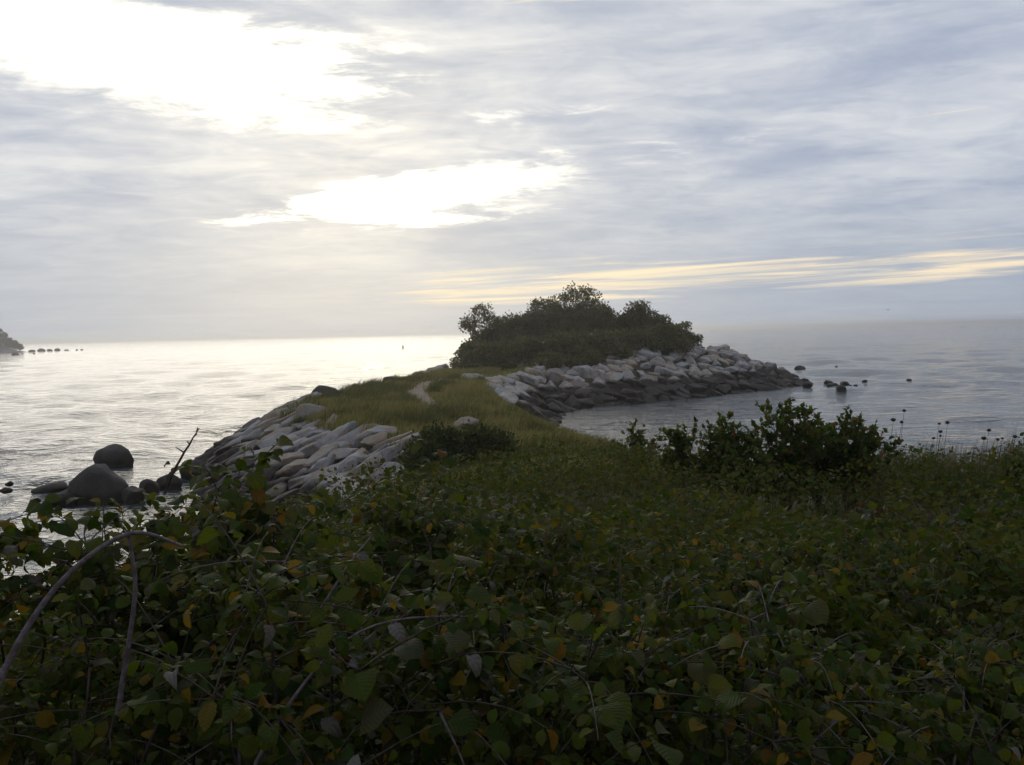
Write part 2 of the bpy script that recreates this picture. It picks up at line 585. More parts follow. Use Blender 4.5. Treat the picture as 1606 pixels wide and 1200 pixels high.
CREST_Y = [-60, -5, 0, 2.5, 5, 8, 13, 16, 22, 30, 36, 60, 70, 120]
CREST_Z = [5.2, 4.5, 4.4, 4.25, 4.0, 3.75, 3.45, 3.1, 2.6, 2.3, 2.2, 2.25, 2.35, 2.4]


def crest_z(x, y):
    z = np.interp(y, CREST_Y, CREST_Z)
    z = z + 0.05 * sstep(x, 3, 8) * sstep(y, 4, 9) * sstep(y, 17, 13.5) - 0.9 * sstep(x, 2, 6) * sstep(y, 13, 18)
    k = sstep(y, 66, 78)
    z = z + k * 2.0 * sstep(x, -3, 16)
    z = z + 2.6 * np.exp(-((x - 7.5) / 8.5) ** 2 - ((y - 97) / 10.0) ** 2)
    return z


def ground_z(x, y):
    x = np.asarray(x, float)
    y = np.asarray(y, float)
    sd_ = shore_dist(x, y)
    sl = 0.56 + 0.14 * sstep(y, 13, 6) * sstep(x, 2, -2) - 0.20 * np.exp(-((x + 7.0) ** 2 + (y - 32) ** 2) / 80.0) - 0.1 * sstep(y, 65, 72)
    c = crest_z(x, y)
    r = sl * sd_
    k = 0.5
    h = np.clip(0.5 + 0.5 * (r - c) / k, 0, 1)
    z = r * (1 - h) + c * h - k * h * (1 - h)
    z = np.where(sd_ < 0, np.maximum(0.5 * sd_, -6.0), z)
    return z + 0.10 * (vnoise(x, y, 0.5) - 0.5) + 0.06 * (vnoise(x, y, 1.7, 2) - 0.5)


gx = np.arange(-42, 122.01, 0.7)
gy = np.concatenate([np.arange(-60, -4, 2.0), np.arange(-4, 130.01, 0.6)])
GX, GY = np.meshgrid(gx, gy)
GZ = ground_z(GX, GY)
nx_, ny_ = len(gx), len(gy)
ii = (np.arange(ny_ - 1)[:, None] * nx_ + np.arange(nx_ - 1)[None]).ravel()
gf = np.stack([ii, ii + 1, ii + 1 + nx_, ii + nx_], 1)
ground_me = mesh_np('ground', np.stack([GX.ravel(), GY.ravel(), GZ.ravel()], 1), gf, True)
m, N = new_mat('soil_and_thatch')
P = pos_node(N)
n1 = N.noise(P, 0.6, 5, 0.6)
n2 = N.noise(P, 9.0, 4, 0.7)
c = N.mix(N.step(n1, 0.4, 0.62), (0.045, 0.040, 0.022), (0.085, 0.078, 0.036))
c = N.mix(N.step(n2, 0.45, 0.65, 0.0, 0.6), c, (0.030, 0.024, 0.016))
zz = N.add(N.xyz(P)[2], N.mul(N.sub(n1, 0.5), 0.8))
c = N.mix(N.step(zz, 1.7, 1.2), c, (0.035, 0.030, 0.022))
finish(N, principled(N, c, 0.9, N.bump(n2, 0.7, 0.08), 0.2))
ground = link('ground', ground_me, m)
tag(ground, 'brown soil of the headland and its grassy neck', kind='structure')

# ------------------------------------------------------------------ sea
rings = [3.0]
while rings[-1] < 7000:
    r_ = rings[-1]
    rings.append(r_ + max(0.30, 0.0125 * r_))
rings = np.array(rings)
# azimuth (0 = view direction): fine in front, coarse behind
fa = np.radians(np.arange(-44, 44.001, 0.16))
ba = np.radians(np.concatenate([np.arange(46, 180, 4.0), np.arange(-180, -45, 4.0)]))
aa = np.sort(np.concatenate([fa, ba]))
RR, AA = np.meshgrid(rings, aa, indexing='ij')
SX, SY = RR * np.sin(AA), RR * np.cos(AA)
SZ = np.zeros_like(SX)
wr = np.random.default_rng(3)
cell = np.gradient(rings)[:, None] * np.ones_like(SX)
for i in range(46):
    lam = 0.9 * (1.085 ** i)
    th = math.radians(195 + wr.normal(0, 34))
    k_ = 2 * np.pi / lam
    amp = 0.0095 * lam ** 0.62 * (0.6 + 0.8 * wr.random()) * (1.0 if lam < 12 else (12 / lam) ** 0.8)
    ph = wr.random() * 6.28
    fade = np.clip((lam / cell - 2.0) / 2.0, 0, 1)
    if fade.max() > 0:
        SZ += fade * amp * np.sin(k_ * (SX * math.sin(th) + SY * math.cos(th)) + ph)
# calm lee of the cove behind the knob
cove = sstep(SX, -2, 8) * np.exp(-(((SX - 22) / 22) ** 2 + ((SY - 60) / 22) ** 2))
SZ *= 1 - 0.6 * cove
# no waves up the beach
SZ *= np.clip(-shore_dist(SX, SY) / 3.0, 0.25, 1.0)
nr, na = SX.shape
jj = (np.arange(nr - 1)[:, None] * na + np.arange(na)[None])
nxt = (np.arange(nr - 1)[:, None] * na + (np.arange(na)[None] + 1) % na)
sf = np.stack([jj.ravel(), (jj + na).ravel(), (nxt + na).ravel(), nxt.ravel()], 1)
sea_me = mesh_np('sea', np.stack([SX.ravel(), SY.ravel(), SZ.ravel()], 1), sf, True)
m, N = new_mat('sea_water')
P = pos_node(N)
px_, py_, pz_ = N.xyz(P)
rv = N.vec(N.mul(px_, 0.55), py_, 0.0)
b1 = N.noise(rv, 1.1, 3, 0.55, 0.2)
b2 = N.noise(rv, 4.2, 3, 0.6, 0.3)
b3 = N.noise(N.vec(N.mul(px_, 0.10), N.mul(py_, 0.22), 0.0), 0.35, 3, 0.5)
hgt = N.add(N.mul(b1, 0.30), N.mul(b2, 0.085), N.mul(b3, 0.30))
nb = N.bump(hgt, 0.85, 1.0)
patch = N.noise(N.vec(N.mul(px_, 0.03), N.mul(py_, 0.012), 0.0), 1.0, 3, 0.5)
wc = N.mix(patch, (0.018, 0.030, 0.036), (0.030, 0.044, 0.048))
finish(N, principled(N, wc, 0.07, nb, 0.5, 1.33))
sea = link('sea', sea_me, m)
tag(sea, 'rippled grey sea reaching to the horizon', kind='structure')

# ------------------------------------------------------------------ path over the neck
pp = np.array([at_z(px, py, 2.25)[:2] for px, py in ((708, 647), (694, 641), (672, 633), (655, 623), (653, 613), (664, 606), (680, 600), (700, 596))])
tt = np.linspace(0, len(pp) - 1, 60)
pc = np.stack([np.interp(tt, np.arange(len(pp)), pp[:, i]) for i in (0, 1)], 1)
for _ in range(6):
    pc[1:-1] = (pc[:-2] + pc[1:-1] * 2 + pc[2:]) / 4
ptan = unit(np.gradient(pc, axis=0))
pn = np.stack([-ptan[:, 1], ptan[:, 0]], 1)
PATH_HALF = (0.62 + 0.12 * np.sin(np.linspace(0, 17, 60))) * np.interp(np.arange(60), [0, 12, 48, 59], [.35, 1, 1, .5])
cols = np.linspace(-1, 1, 7)
PV = []
for i in range(60):
    for s in cols:
        q = pc[i] + pn[i] * s * PATH_HALF[i]
        PV.append((q[0], q[1], ground_z(q[0], q[1]) + 0.035 - 0.012 * abs(s)))
PF = [(i * 7 + j, i * 7 + j + 1, (i + 1) * 7 + j + 1, (i + 1) * 7 + j) for i in range(59) for j in range(6)]
m, N = new_mat('sandy_path')
P = pos_node(N)
n1 = N.noise(P, 1.4, 5, 0.6)
n2 = N.noise(P, 22.0, 4, 0.7)
c = N.mix(N.step(n1, 0.35, 0.65), (0.22, 0.165, 0.125), (0.30, 0.23, 0.175))
c = N.mix(N.step(n2, 0.5, 0.7, 0.0, 0.5), c, (0.20, 0.16, 0.12))
finish(N, principled(N, c, 0.95, N.bump(n2, 0.6, 0.04), 0.2))
path_o = link('path', mesh_np('path', PV, PF, True), m)
tag(path_o, 'narrow sandy footpath winding over the grassy neck', kind='structure')


def path_dist(x, y):
    d = np.full(np.shape(x), 1e9)
    for i in range(0, 60):
        d = np.minimum(d, np.hypot(x - pc[i, 0], y - pc[i, 1]) - PATH_HALF[i])
    return d


# ------------------------------------------------------------------ stones
def stone_mesh(seed, npts=15, squash=(1.0, 0.72, 0.55), bev=0.05, rough=0.07):
    """an irregular quarried block: convex hull of random points, edges worn, faces rough and spalled"""
    rr = random.Random(seed)
    bm = bmesh.new()
    for _ in range(npts):
        v = Vector((rr.gauss(0, 1), rr.gauss(0, 1), rr.gauss(0, 1))).normalized()
        e = 0.6                                         # boxier than a ball
        v = Vector((math.copysign(abs(v.x) ** e, v.x), math.copysign(abs(v.y) ** e, v.y), math.copysign(abs(v.z) ** e, v.z))) * rr.uniform(0.8, 1.1)
        bm.verts.new((v.x * squash[0], v.y * squash[1], v.z * squash[2]))
    h = bmesh.ops.convex_hull(bm, input=bm.verts[:])
    junk = [g_ for g_ in h['geom_interior'] if isinstance(g_, bmesh.types.BMVert)]
    bmesh.ops.delete(bm, geom=junk, context='VERTS')
    bmesh.ops.dissolve_limit(bm, angle_limit=math.radians(12), verts=bm.verts[:], edges=bm.edges[:])
    bmesh.ops.bevel(bm, geom=bm.edges[:] + bm.verts[:], offset=bev, segments=1, profile=0.6, affect='EDGES', clamp_overlap=True)
    bmesh.ops.triangulate(bm, faces=bm.faces[:])
    long_ = [e_ for e_ in bm.edges if e_.calc_length() > 0.3]
    bmesh.ops.subdivide_edges(bm, edges=long_, cuts=2, use_grid_fill=True)
    bmesh.ops.triangulate(bm, faces=bm.faces[:])
    o_ = Vector((seed * 1.3, seed * 0.7, 0))
    for v in bm.verts:
        v.co += mnoise.noise_vector(v.co * 1.9 + o_) * rough + mnoise.noise_vector(v.co * 5.5 + o_) * rough * 0.55
    me = bpy.data.meshes.new('stone')
    bm.to_mesh(me)
    bm.free()
    for p in me.polygons:
        p.use_smooth = True
    me.set_sharp_from_angle(angle=math.radians(24))
    return me


BLOCKS = [stone_mesh(i, 12 + i % 5) for i in range(12)]
SLABS = [stone_mesh(50 + i, 13 + i % 4, (1.0, 0.62, 0.36)) for i in range(12)]
for me in BLOCKS:
    me.materials.append(M_STONE)
for me in SLABS:
    me.materials.append(M_SLAB)


def boulder_mesh(seed, squash=(1, .85, .7), rough=0.16, sub=3, flat=0.0):
    """a sea-worn boulder: rounded, lumpy, with a few broken planes"""
    rr = random.Random(seed)
    bm = bmesh.new()
    bmesh.ops.create_icosphere(bm, subdivisions=sub, radius=1.0)
    planes = [(Vector((rr.gauss(0, 1), rr.gauss(0, 1), rr.gauss(0, .8))).normalized(), rr.uniform(0.62, 0.86)) for _ in range(7)]
    o = Vector((seed * 3.1, seed * 1.7, 0))
    for v in bm.verts:
        c = v.co.copy()
        for n_, d_ in planes:
            e = c.dot(n_) - d_
            if e > 0:
                c -= n_ * e * 0.85
        c += c.normalized() * (mnoise.noise(c * 1.4 + o) * rough * 1.4 + mnoise.noise(c * 4.0 + o) * rough * 0.35)
        v.co = Vector((c.x * squash[0], c.y * squash[1], c.z * squash[2]))
    me = bpy.data.meshes.new('boulder')
    bm.to_mesh(me)
    bm.free()
    for p in me.polygons:
        p.use_smooth = True
    me.set_sharp_from_angle(angle=math.radians(40))
    return me


def normal_at(x, y):
    e = 0.6
    a = (ground_z(x + e, y) - ground_z(x - e, y)) / (2 * e)
    b = (ground_z(x, y + e) - ground_z(x, y - e)) / (2 * e)
    return Vector((-float(a), -float(b), 1)).normalized()


def dart(cands, spacing, limit):
    """greedy dart throwing on candidate points"""
    kept = []
    grid = {}
    for p in cands:
        s = spacing(p)
        k = (int(p[0] // 2), int(p[1] // 2))
        ok = True
        for i in (-1, 0, 1):
            for j in (-1, 0, 1):
                for q in grid.get((k[0] + i, k[1] + j), ()):
                    if (q[0] - p[0]) ** 2 + (q[1] - p[1]) ** 2 < s * s:
                        ok = False
                        break
        if ok:
            kept.append(p)
            grid.setdefault(k, []).append(p)
            if len(kept) >= limit:
                break
    return kept


def lay_stones(root, pts, meshes, size, upslope, jitter, rs):
    base = root.location.copy()
    for (x, y) in pts:
        z = float(ground_z(x, y))
        n_ = normal_at(x, y)
        n_ = (n_ + Vector((rs.gauss(0, .10), rs.gauss(0, .10), 0))).normalized()
        down = Vector((n_.x, n_.y, 0))
        if down.length < 0.02:
            down = Vector((1, 0, 0))
        down.normalize()
        if not upslope:
            down = Vector((-down.y, down.x, 0))
        a = rs.gauss(0, jitter)
        d = Vector((down.x * math.cos(a) - down.y * math.sin(a), down.x * math.sin(a) + down.y * math.cos(a), 0))
        X = (d - n_ * d.dot(n_)).normalized()
        Yv = n_.cross(X)
        R = Matrix((X, Yv, n_)).transposed()
        # roll some blocks on to another face
        R = R @ Matrix.Rotation(rs.choice((0, 0, math.pi)) + rs.gauss(0, .12), 3, 'X')
        s = size * rs.uniform(0.78, 1.28)
        o = bpy.data.objects.new('stone', rs.choice(meshes))
        COL.objects.link(o)
        o.parent = root
        M = (Matrix.Translation(Vector((x, y, z)) + n_ * (0.10 * s) - base) @ R.to_4x4()
             @ Matrix.Diagonal((s * rs.uniform(.85, 1.2), s * rs.uniform(.85, 1.15), s * rs.uniform(.85, 1.2), 1)))
        o.matrix_local = M


rs = random.Random(5)
# revetment below the near side of the neck
c1 = []
for _ in range(26000):
    x, y = rs.uniform(-17.5, 0), rs.uniform(17, 58)
    c1.append((x, y))
ca = np.array(c1)
zc = ground_z(ca[:, 0], ca[:, 1])
sdc = shore_dist(ca[:, 0], ca[:, 1])
cr = crest_z(ca[:, 0], ca[:, 1])
okm = (sdc > -0.6) & (zc < cr - 0.14) & (ca[:, 0] < np.interp(ca[:, 1], [17, 30, 36, 58], [-1.0, -1.5, -4, -8])) & (ca[:, 1] > 18 + 2 * zc)
c1 = [tuple(p) for p in ca[okm]]
left_pts = dart(c1, lambda p: 0.92, 300)
rv1 = empty('stone_revetment', (-9, 35, 0))
tag(rv1, 'sloping bank of long grey granite slabs beside the near end of the grassy neck', 'revetment')
lay_stones(rv1, left_pts, SLABS, 0.86, True, 0.45, rs)

# revetment round the knob
c2 = []
for _ in range(40000):
    c2.append((rs.uniform(-15, 34), rs.uniform(55, 112)))
ca = np.array(c2)
zc = ground_z(ca[:, 0], ca[:, 1])
sdc = shore_dist(ca[:, 0], ca[:, 1])
cr = crest_z(ca[:, 0], ca[:, 1])
side = ((ca[:, 0] > np.interp(ca[:, 1], [57, 70, 80], [-0.5, -4.5, 0.0])) & (ca[:, 1] < 99) & (ca[:, 1] > 56)) | ((ca[:, 0] < -7.0) & (ca[:, 1] > 76) & (ca[:, 1] < 96))
okm = (sdc > -0.7) & (sdc < 10.0) & (zc < np.minimum(cr - 0.05, 4.5)) & side
c2 = [tuple(p) for p in ca[okm]]
knob_all = dart(c2, lambda p: 1.06, 700)
knob_all.sort(key=lambda p: p[1] + (14 if p[0] < -3 and p[1] > 75 else 0))
knob_pts = knob_all[:298]
rv2 = empty('stone_revetment', (12, 80, 0))
tag(rv2, 'curved wall of pale stone blocks armouring the foot of the scrub-covered knob', 'revetment')
lay_stones(rv2, knob_pts, BLOCKS, 0.88, False, 0.6, rs)
# the stones beyond the nearest ones, at the back and round the far side, are one part
far = empty('far_stones')
far.location = rv2.location
lay_stones(far, knob_all[298:], BLOCKS, 0.88, False, 0.6, rs)
parts = []
for o in list(far.children):
    me = o.data
    co = np.empty(len(me.vertices) * 3)
    me.vertices.foreach_get('co', co)
    M = np.array(o.matrix_local)
    tri = np.array([tuple(p.vertices) for p in me.polygons], dtype=np.int32)
    parts.append((co.reshape(-1, 3) @ M[:3, :3].T + M[:3, 3], tri))
    bpy.data.objects.remove(o)
bpy.data.objects.remove(far)
if parts:
    v, f = join(parts)
    fs = link('rubble', mesh_np('rubble', v, f), M_STONE, rv2)
    fs['kind'] = 'stuff'
print('stones', len(left_pts), len(knob_all))


def boulder(name, label, px, py, wpx, hpx, z=0.0, mat=M_SHORE, seed=1, group=None, sink=0.25, yaw=0.0, depth=0.8, d=None, sub=3, wedge=0.0):
    """boulder whose foot is seen at photo pixel (px, py), wpx wide and hpx tall there, standing on height z"""
    p = at_z(px, py, z) if d is None else at_y(px, py, d)
    mpp = p[1] / FPX
    w = wpx * mpp / 2
    h = hpx * mpp
    me = boulder_mesh(seed, (1, 1, 1), 0.15, sub)
    co = np.array([v.co for v in me.vertices])
    lo, hi = co.min(0), co.max(0)
    o = link(name, me, mat)
    tall = h / (1 - sink)
    for v in me.vertices:
        q = (np.array(v.co) - (lo + hi) / 2) / (hi - lo)
        lift = (1 - wedge) + wedge * min(1.0, max(0.0, q[0] * 1.25 + 0.55))
        v.co = (q[0] * 2 * w, q[1] * 2 * w * depth, (q[2] + 0.5) * tall * lift - tall * sink)
    me.update()
    o.location = (p[0], p[1] + w * depth * 0.5, z)
    o.rotation_euler = (0, 0, yaw)
    return tag(o, label, 'rock', group)


G1 = 'rocks awash off the knob'
for i, (px, py, w, h, lab) in enumerate([
        (1256, 580, 17, 7, 'dark humped rock alone in open water beyond the others off the knob'),
        (1234, 605, 28, 11, 'dark rock at the very tip of the knob where stones meet water'),
        (1268, 608, 17, 9, 'dark pointed rock just off the tip of the knob'),
        (1301, 601, 19, 5, 'low rock behind the flat pair of rocks off the knob'),
        (1325, 603, 18, 5, 'low ragged rock behind the broad rock of the pair off the knob'),
        (1309, 609, 24, 8, 'long smooth rock, one of the pair off the knob'),
        (1321, 613, 19, 10, 'broad blunt rock in front of the long smooth rock off the knob'),
        (1343, 608, 9, 5, 'small dark rock beside the broad blunt rock off the knob'),
        (1334, 606, 7, 2.5, 'tiny rock between the blunt rock and the low ragged rock'),
        (1357, 599, 9, 3.5, 'small flat rock awash farther out than the pair off the knob'),
        (1361, 582, 12, 3, 'thin sliver of rock awash well beyond the pair off the knob'),
        (1427, 599, 10, 5, 'small rounded rock alone in the water farthest to the right'),
        (1253, 597, 8, 3, 'small low rock between the knob tip and the open water'),
        (1312, 576, 6, 2, 'speck of rock awash out beyond the low rocks off the knob'),
        (1309, 594, 5, 2.5, 'tiny rock just behind the low rock of the group off the knob')]):
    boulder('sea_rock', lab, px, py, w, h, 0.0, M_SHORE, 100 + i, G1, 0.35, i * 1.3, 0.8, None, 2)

G2 = 'dark boulders along the western shore'
for i, (px, py, w, h, dp, lab) in enumerate([
        (173, 738, 59, 40, 0.9, 'big rounded dark boulder standing by itself in the water'),
        (148, 787, 92, 72, 0.9, 'bulky dark boulder in the shallows in front of the round one'),
        (106, 787, 80, 34, 0.8, 'wedge of dark rock leaning on the bulky boulder'),
        (74, 775, 56, 19, 0.8, 'low dark ledge of rock at the seaward end of the bulky boulder'),
        (94, 792, 44, 18, 0.8, 'low rock at the foot of the bulky boulder'),
        (124, 741, 18, 8, 0.8, 'small rock awash beside the big rounded boulder'),
        (13, 762, 16, 7, 0.8, 'small dark rock awash near the edge of the picture'),
        (8, 773, 20, 8, 0.8, 'low flat rock awash nearest the picture edge'),
        (56, 788, 13, 7, 0.8, 'small rock in the shallows in front of the low ledge'),
        (206, 790, 40, 26, 0.9, 'dark rock between the bulky boulder and the leafy bank'),
        (232, 778, 34, 26, 0.9, 'dark rock at the waterline behind the curling leaves'),
        (262, 770, 40, 26, 0.9, 'dark rock in the shore rubble below the bare twig'),
        (300, 752, 46, 30, 0.9, 'dark rock in the shore rubble behind the bare twig'),
        (338, 728, 36, 24, 0.9, 'dark weedy rock at the foot of the slab revetment'),
        (366, 704, 22, 15, 0.9, 'dark rock farther along the foot of the slab revetment')]):
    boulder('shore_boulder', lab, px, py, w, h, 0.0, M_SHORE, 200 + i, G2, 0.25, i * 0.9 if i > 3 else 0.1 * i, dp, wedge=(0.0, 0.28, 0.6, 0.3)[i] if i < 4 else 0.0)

for i, (px, py, w, h, z, lab) in enumerate([
        (506, 629, 54, 25, 2.15, 'rounded dark brown boulder on the seaward edge of the grassy neck'),
        (612, 604, 29, 14, 2.2, 'small dark boulder on the neck skyline against the bright water'),
        (487, 659, 54, 26, 2.2, 'pinkish squared block at the top corner of the slab revetment'),
        (730, 667, 52, 12, 2.4, 'flat pale boulder lying in the grass at the start of the path'),
        (556, 606, 12, 5, 2.2, 'little stone in the grass between the two neck boulders')]):
    boulder('boulder', lab, px, py, w, h, z, M_BOULDER if i in (2, 3) else M_SHORE, 300 + i, 'boulders on the grassy neck', 0.35, 0.4 * i, 0.75)

# ------------------------------------------------------------------ knob scrub and trees
def clump_leaves(rs_, centre, rad, n, size, tmpl=LEAF_TINY, shell=0.55):
    d = unit(rs_.normal(size=(n, 3)))
    r = (shell + (1 - shell) * rs_.random(n) ** 0.6)[:, None]
    pos = centre + d * r * rad
    axis = unit(d * 0.8 + rs_.normal(size=(n, 3)) * 0.7 + np.array([0, 0, 0.25]))
    nrm = unit(d + rs_.normal(size=(n, 3)) * 0.6 + np.array([0, 0, 0.5]))
    return scatter(*tmpl, pos, axis, nrm, size * (0.6 + 0.8 * rs_.random(n)))


def scrub(name, label, x, y, rx, ry, top, leaf=0.24, density=1.0, seed=0, mat=M_KNOB, group=None, cat='shrub', limbs=5, airy=0.0, ztrunk=None, crown_name='crown', nclump=None, crad=None):
    """a wind-shaped shrub or small tree: trunk, limbs and a crown of leafy clumps with gaps"""
    r_ = np.random.default_rng(seed + 500)
    g = float(ground_z(x, y)) - 0.15
    root = empty(name, (x, y, g))
    tag(root, label, cat, group)
    H = top - g
    h0 = 0.05 if not airy else airy
    n = int(nclump or max(14, 9 * rx * ry * density ** 0.5 + 8))
    cl = []
    for _ in range(n):
        # a dome, fuller at its shoulders
        a = r_.random() * 6.283
        q = r_.random() ** 0.5
        top_q = math.sqrt(max(0.0, 1 - q ** 2.4))
        zc_ = H * (h0 + (1 - h0) * top_q * (0.35 + 0.65 * r_.random() ** 0.45))
        cl.append((q * rx * math.cos(a), q * ry * math.sin(a), zc_ * 0.93))
    parts = []
    cr_ = crad or min(rx, H) * 0.30
    for c_ in cl:
        rad = cr_ * (0.55 + 0.75 * r_.random())
        c_ = np.array(c_)
        c_[2] = min(c_[2], H - rad * 0.55)
        nn = int(150 * density * (rad / 0.7) ** 1.6) + 20
        parts.append(clump_leaves(r_, c_, np.array([rad * 1.15, rad * 1.15, rad * 0.85]), nn, leaf))
        # sprays standing out of the outline
        k = 12
        d = unit(r_.normal(size=(k, 3)) * np.array([1, 1, .6]) + np.array([0, 0, .5]))
        parts.append(scatter(*LEAF_TINY, c_ + d * rad * (0.9 + 0.45 * r_.random((k, 1))), d, unit(r_.normal(size=(k, 3))), leaf * (0.7 + 0.6 * r_.random(k))))
    v, f = join(parts)
    cro = link(crown_name, mesh_np(name + '_crown', v, f), mat, root)
    cro['kind'] = 'stuff'
    tr = []
    fork = np.array([0.1 * rx, 0, H * 0.28])
    tr.append(tube(bez((0, 0, -0.2), (0.05, 0, H * .15), fork, 5), np.linspace(.05 * H * .55, .035 * H * .5, 5), 6))
    order = r_.permutation(len(cl))[:limbs]
    for i in order:
        c_ = np.array(cl[i])
        mid = (fork + c_) / 2 + r_.normal(size=3) * 0.15
        tr.append(tube(bez(fork * 0.9, mid, c_, 6), np.linspace(.022 * H * .5, .006 * H * .5, 6), 5))
    v, f = join(tr)
    link('trunk', mesh_np(name + '_trunk', v, f, True), M_BARK, root)
    return root


def top_z(px, py, y):
    return float(at_y(px, py, y)[2])


def top_x(px, y):
    return float(at_y(px, 520, y)[0])


GS = 'trees and shrubs on the knob'
# trees that stand out of the scrub
def knob_plant(name, label, px, pytop, y, wpx, seed, **kw):
    x = top_x(px, y)
    rx = wpx / 2 * y / FPX
    return scrub(name, label, x, y, rx, kw.pop('ry', rx * 0.85), top_z(px, pytop, y), seed=seed, group=GS, **kw)


knob_plant('tree', 'small round-headed tree at the seaward shoulder of the knob beside the neck', 757, 476, 92, 62, 1, cat='tree', airy=0.42, limbs=12, density=0.5, crad=0.62, nclump=30, leaf=0.22)
knob_plant('tree', 'tallest tree, broad and ragged, crowning the middle of the knob', 903, 447, 97, 84, 2, cat='tree', airy=0.45, limbs=16, density=0.42, crad=0.62, nclump=40, leaf=0.22)
knob_plant('tree', 'windswept tree sloping up against the tallest tree on its seaward side', 856, 466, 96, 62, 3, cat='tree', airy=0.42, limbs=12, density=0.38, crad=0.55, nclump=26, leaf=0.21)
knob_plant('tree', 'low tree with thin top on the cove side of the knob, apart from the tallest', 1006, 472, 95, 50, 4, cat='tree', airy=0.45, limbs=12, density=0.38, crad=0.46, nclump=24, leaf=0.2)
knob_plant('tree', 'dark bushy tree tucked between the tallest tree and the dip in the skyline', 936, 476, 95, 50, 5, cat='tree', airy=0.35, limbs=10, density=0.9, crad=0.8, nclump=22)
for i, (px, py, y, w, lab) in enumerate([
        (742, 536, 88, 58, 'rounded shrub at the seaward foot of the knob by the neck'),
        (772, 512, 92, 66, 'shrub under the small round-headed tree on the knob'),
        (806, 496, 95, 66, 'shrub between the round-headed tree and the windswept tree'),
        (846, 486, 95, 70, 'shrub below the windswept tree on the knob'),
        (892, 484, 95, 76, 'shrub below the tallest tree on the knob'),
        (932, 494, 94, 66, 'shrub filling the slope below the dark bushy tree'),
        (968, 499, 96, 50, 'flat-topped shrub in the dip of the knob skyline'),
        (1000, 487, 95, 64, 'shrub below the thin-topped low tree'),
        (1032, 494, 94, 54, 'shrub on the shoulder beyond the thin-topped low tree'),
        (1062, 506, 93, 50, 'shrub part way down the cove shoulder of the knob'),
        (1084, 522, 92, 34, 'lowest shrub at the end of the scrub above the bare stones'),
        (1040, 514, 88, 76, 'wide shrub above the top course of stones on the cove side'),
        (990, 520, 86, 80, 'wide shrub above the stones in the middle of the cove face'),
        (938, 524, 84, 84, 'broad shrub in front of the tallest tree, low on the slope'),
        (880, 526, 82, 84, 'broad shrub low on the slope above the tumbled stones'),
        (824, 530, 81, 76, 'broad low shrub facing the neck, beside the path end'),
        (774, 540, 82, 70, 'low shrub closing the end of the path at the knob'),
        (737, 552, 82, 40, 'low dark shrub overhanging the seaward stones of the knob'),
        (912, 552, 79.5, 64, 'small shrub spilling on to the top of the tumbled stones'),
        (858, 556, 78, 60, 'small shrub behind the tumbled stones near the neck'),
        (968, 546, 82, 52, 'small shrub reaching down between the upper stones')]):
    knob_plant('shrub', lab, px, py, y, w, 20 + i, limbs=4, density=1.0, leaf=0.23)

# ------------------------------------------------------------------ grass on the neck (nobody could count it)
def blades(name, x, y, h, width, mat, lean=0.35, seed=0, wind=(0.5, -0.1)):
    r_ = np.random.default_rng(seed)
    n = len(x)
    z = ground_z(x, y) - 0.02
    a = r_.random(n) * 6.283
    dirv = np.stack([np.cos(a), np.sin(a)], 1)
    side_ = np.stack([-dirv[:, 1], dirv[:, 0], np.zeros(n)], 1) * (width / 2)[:, None]
    b = np.stack([x, y, z], 1)
    ln = (dirv * (lean * r_.random(n))[:, None] + np.array(wind) * (0.25 + 0.4 * r_.random(n))[:, None]) * h[:, None]
    mid = b + np.concatenate([ln * 0.30, (h * 0.62)[:, None]], 1)
    tip = b + np.concatenate([ln, (h * (1 - 0.12 * r_.random(n)))[:, None]], 1)
    V = np.stack([b - side_, b + side_, mid - side_ * .8, mid + side_ * .8, tip], 1).reshape(-1, 3)
    o5 = (np.arange(n) * 5)[:, None]
    F = np.concatenate([o5 + np.array([[0, 1, 3]]), o5 + np.array([[0, 3, 2]]), o5 + np.array([[2, 3, 4]])])
    return link(name, mesh_np(name, V, F), mat)


n = 230000
x = RNG.uniform(-15, 14, n)
y = 16 + 71 * RNG.random(n) ** 1.15
z0 = ground_z(x, y)
sdd = shore_dist(x, y)
cr = crest_z(x, y)
kp = ((z0 > cr - 0.30) | ((x > np.interp(y, [25, 40, 58], [0, -2.5, -4])) & (z0 > 0.7) & (y < 60))) & (sdd > 1.2) & ~((z0 < cr - 0.3) & (y > 57)) & (path_dist(x, y) > 0.12 * RNG.normal(size=n)) & (vnoise(x, y, 0.9, 5) > 0.12) & ~((y > 76) & (x > -1)) & ~((x > 2) & (y > 70))
x, y = x[kp], y[kp]
patchy = vnoise(x, y, 0.28, 9)
tall = (0.16 + 0.55 * patchy ** 1.5 + 0.14 * RNG.random(len(x))) * np.where(path_dist(x, y) < 0.8, 0.6, 1.0)
grass = blades('grass', x, y, tall, 0.018 + 0.02 * RNG.random(len(x)), M_GRASS, 0.5, 4)
tag(grass, 'olive and straw coloured grass covering the neck', 'grass', kind='stuff')
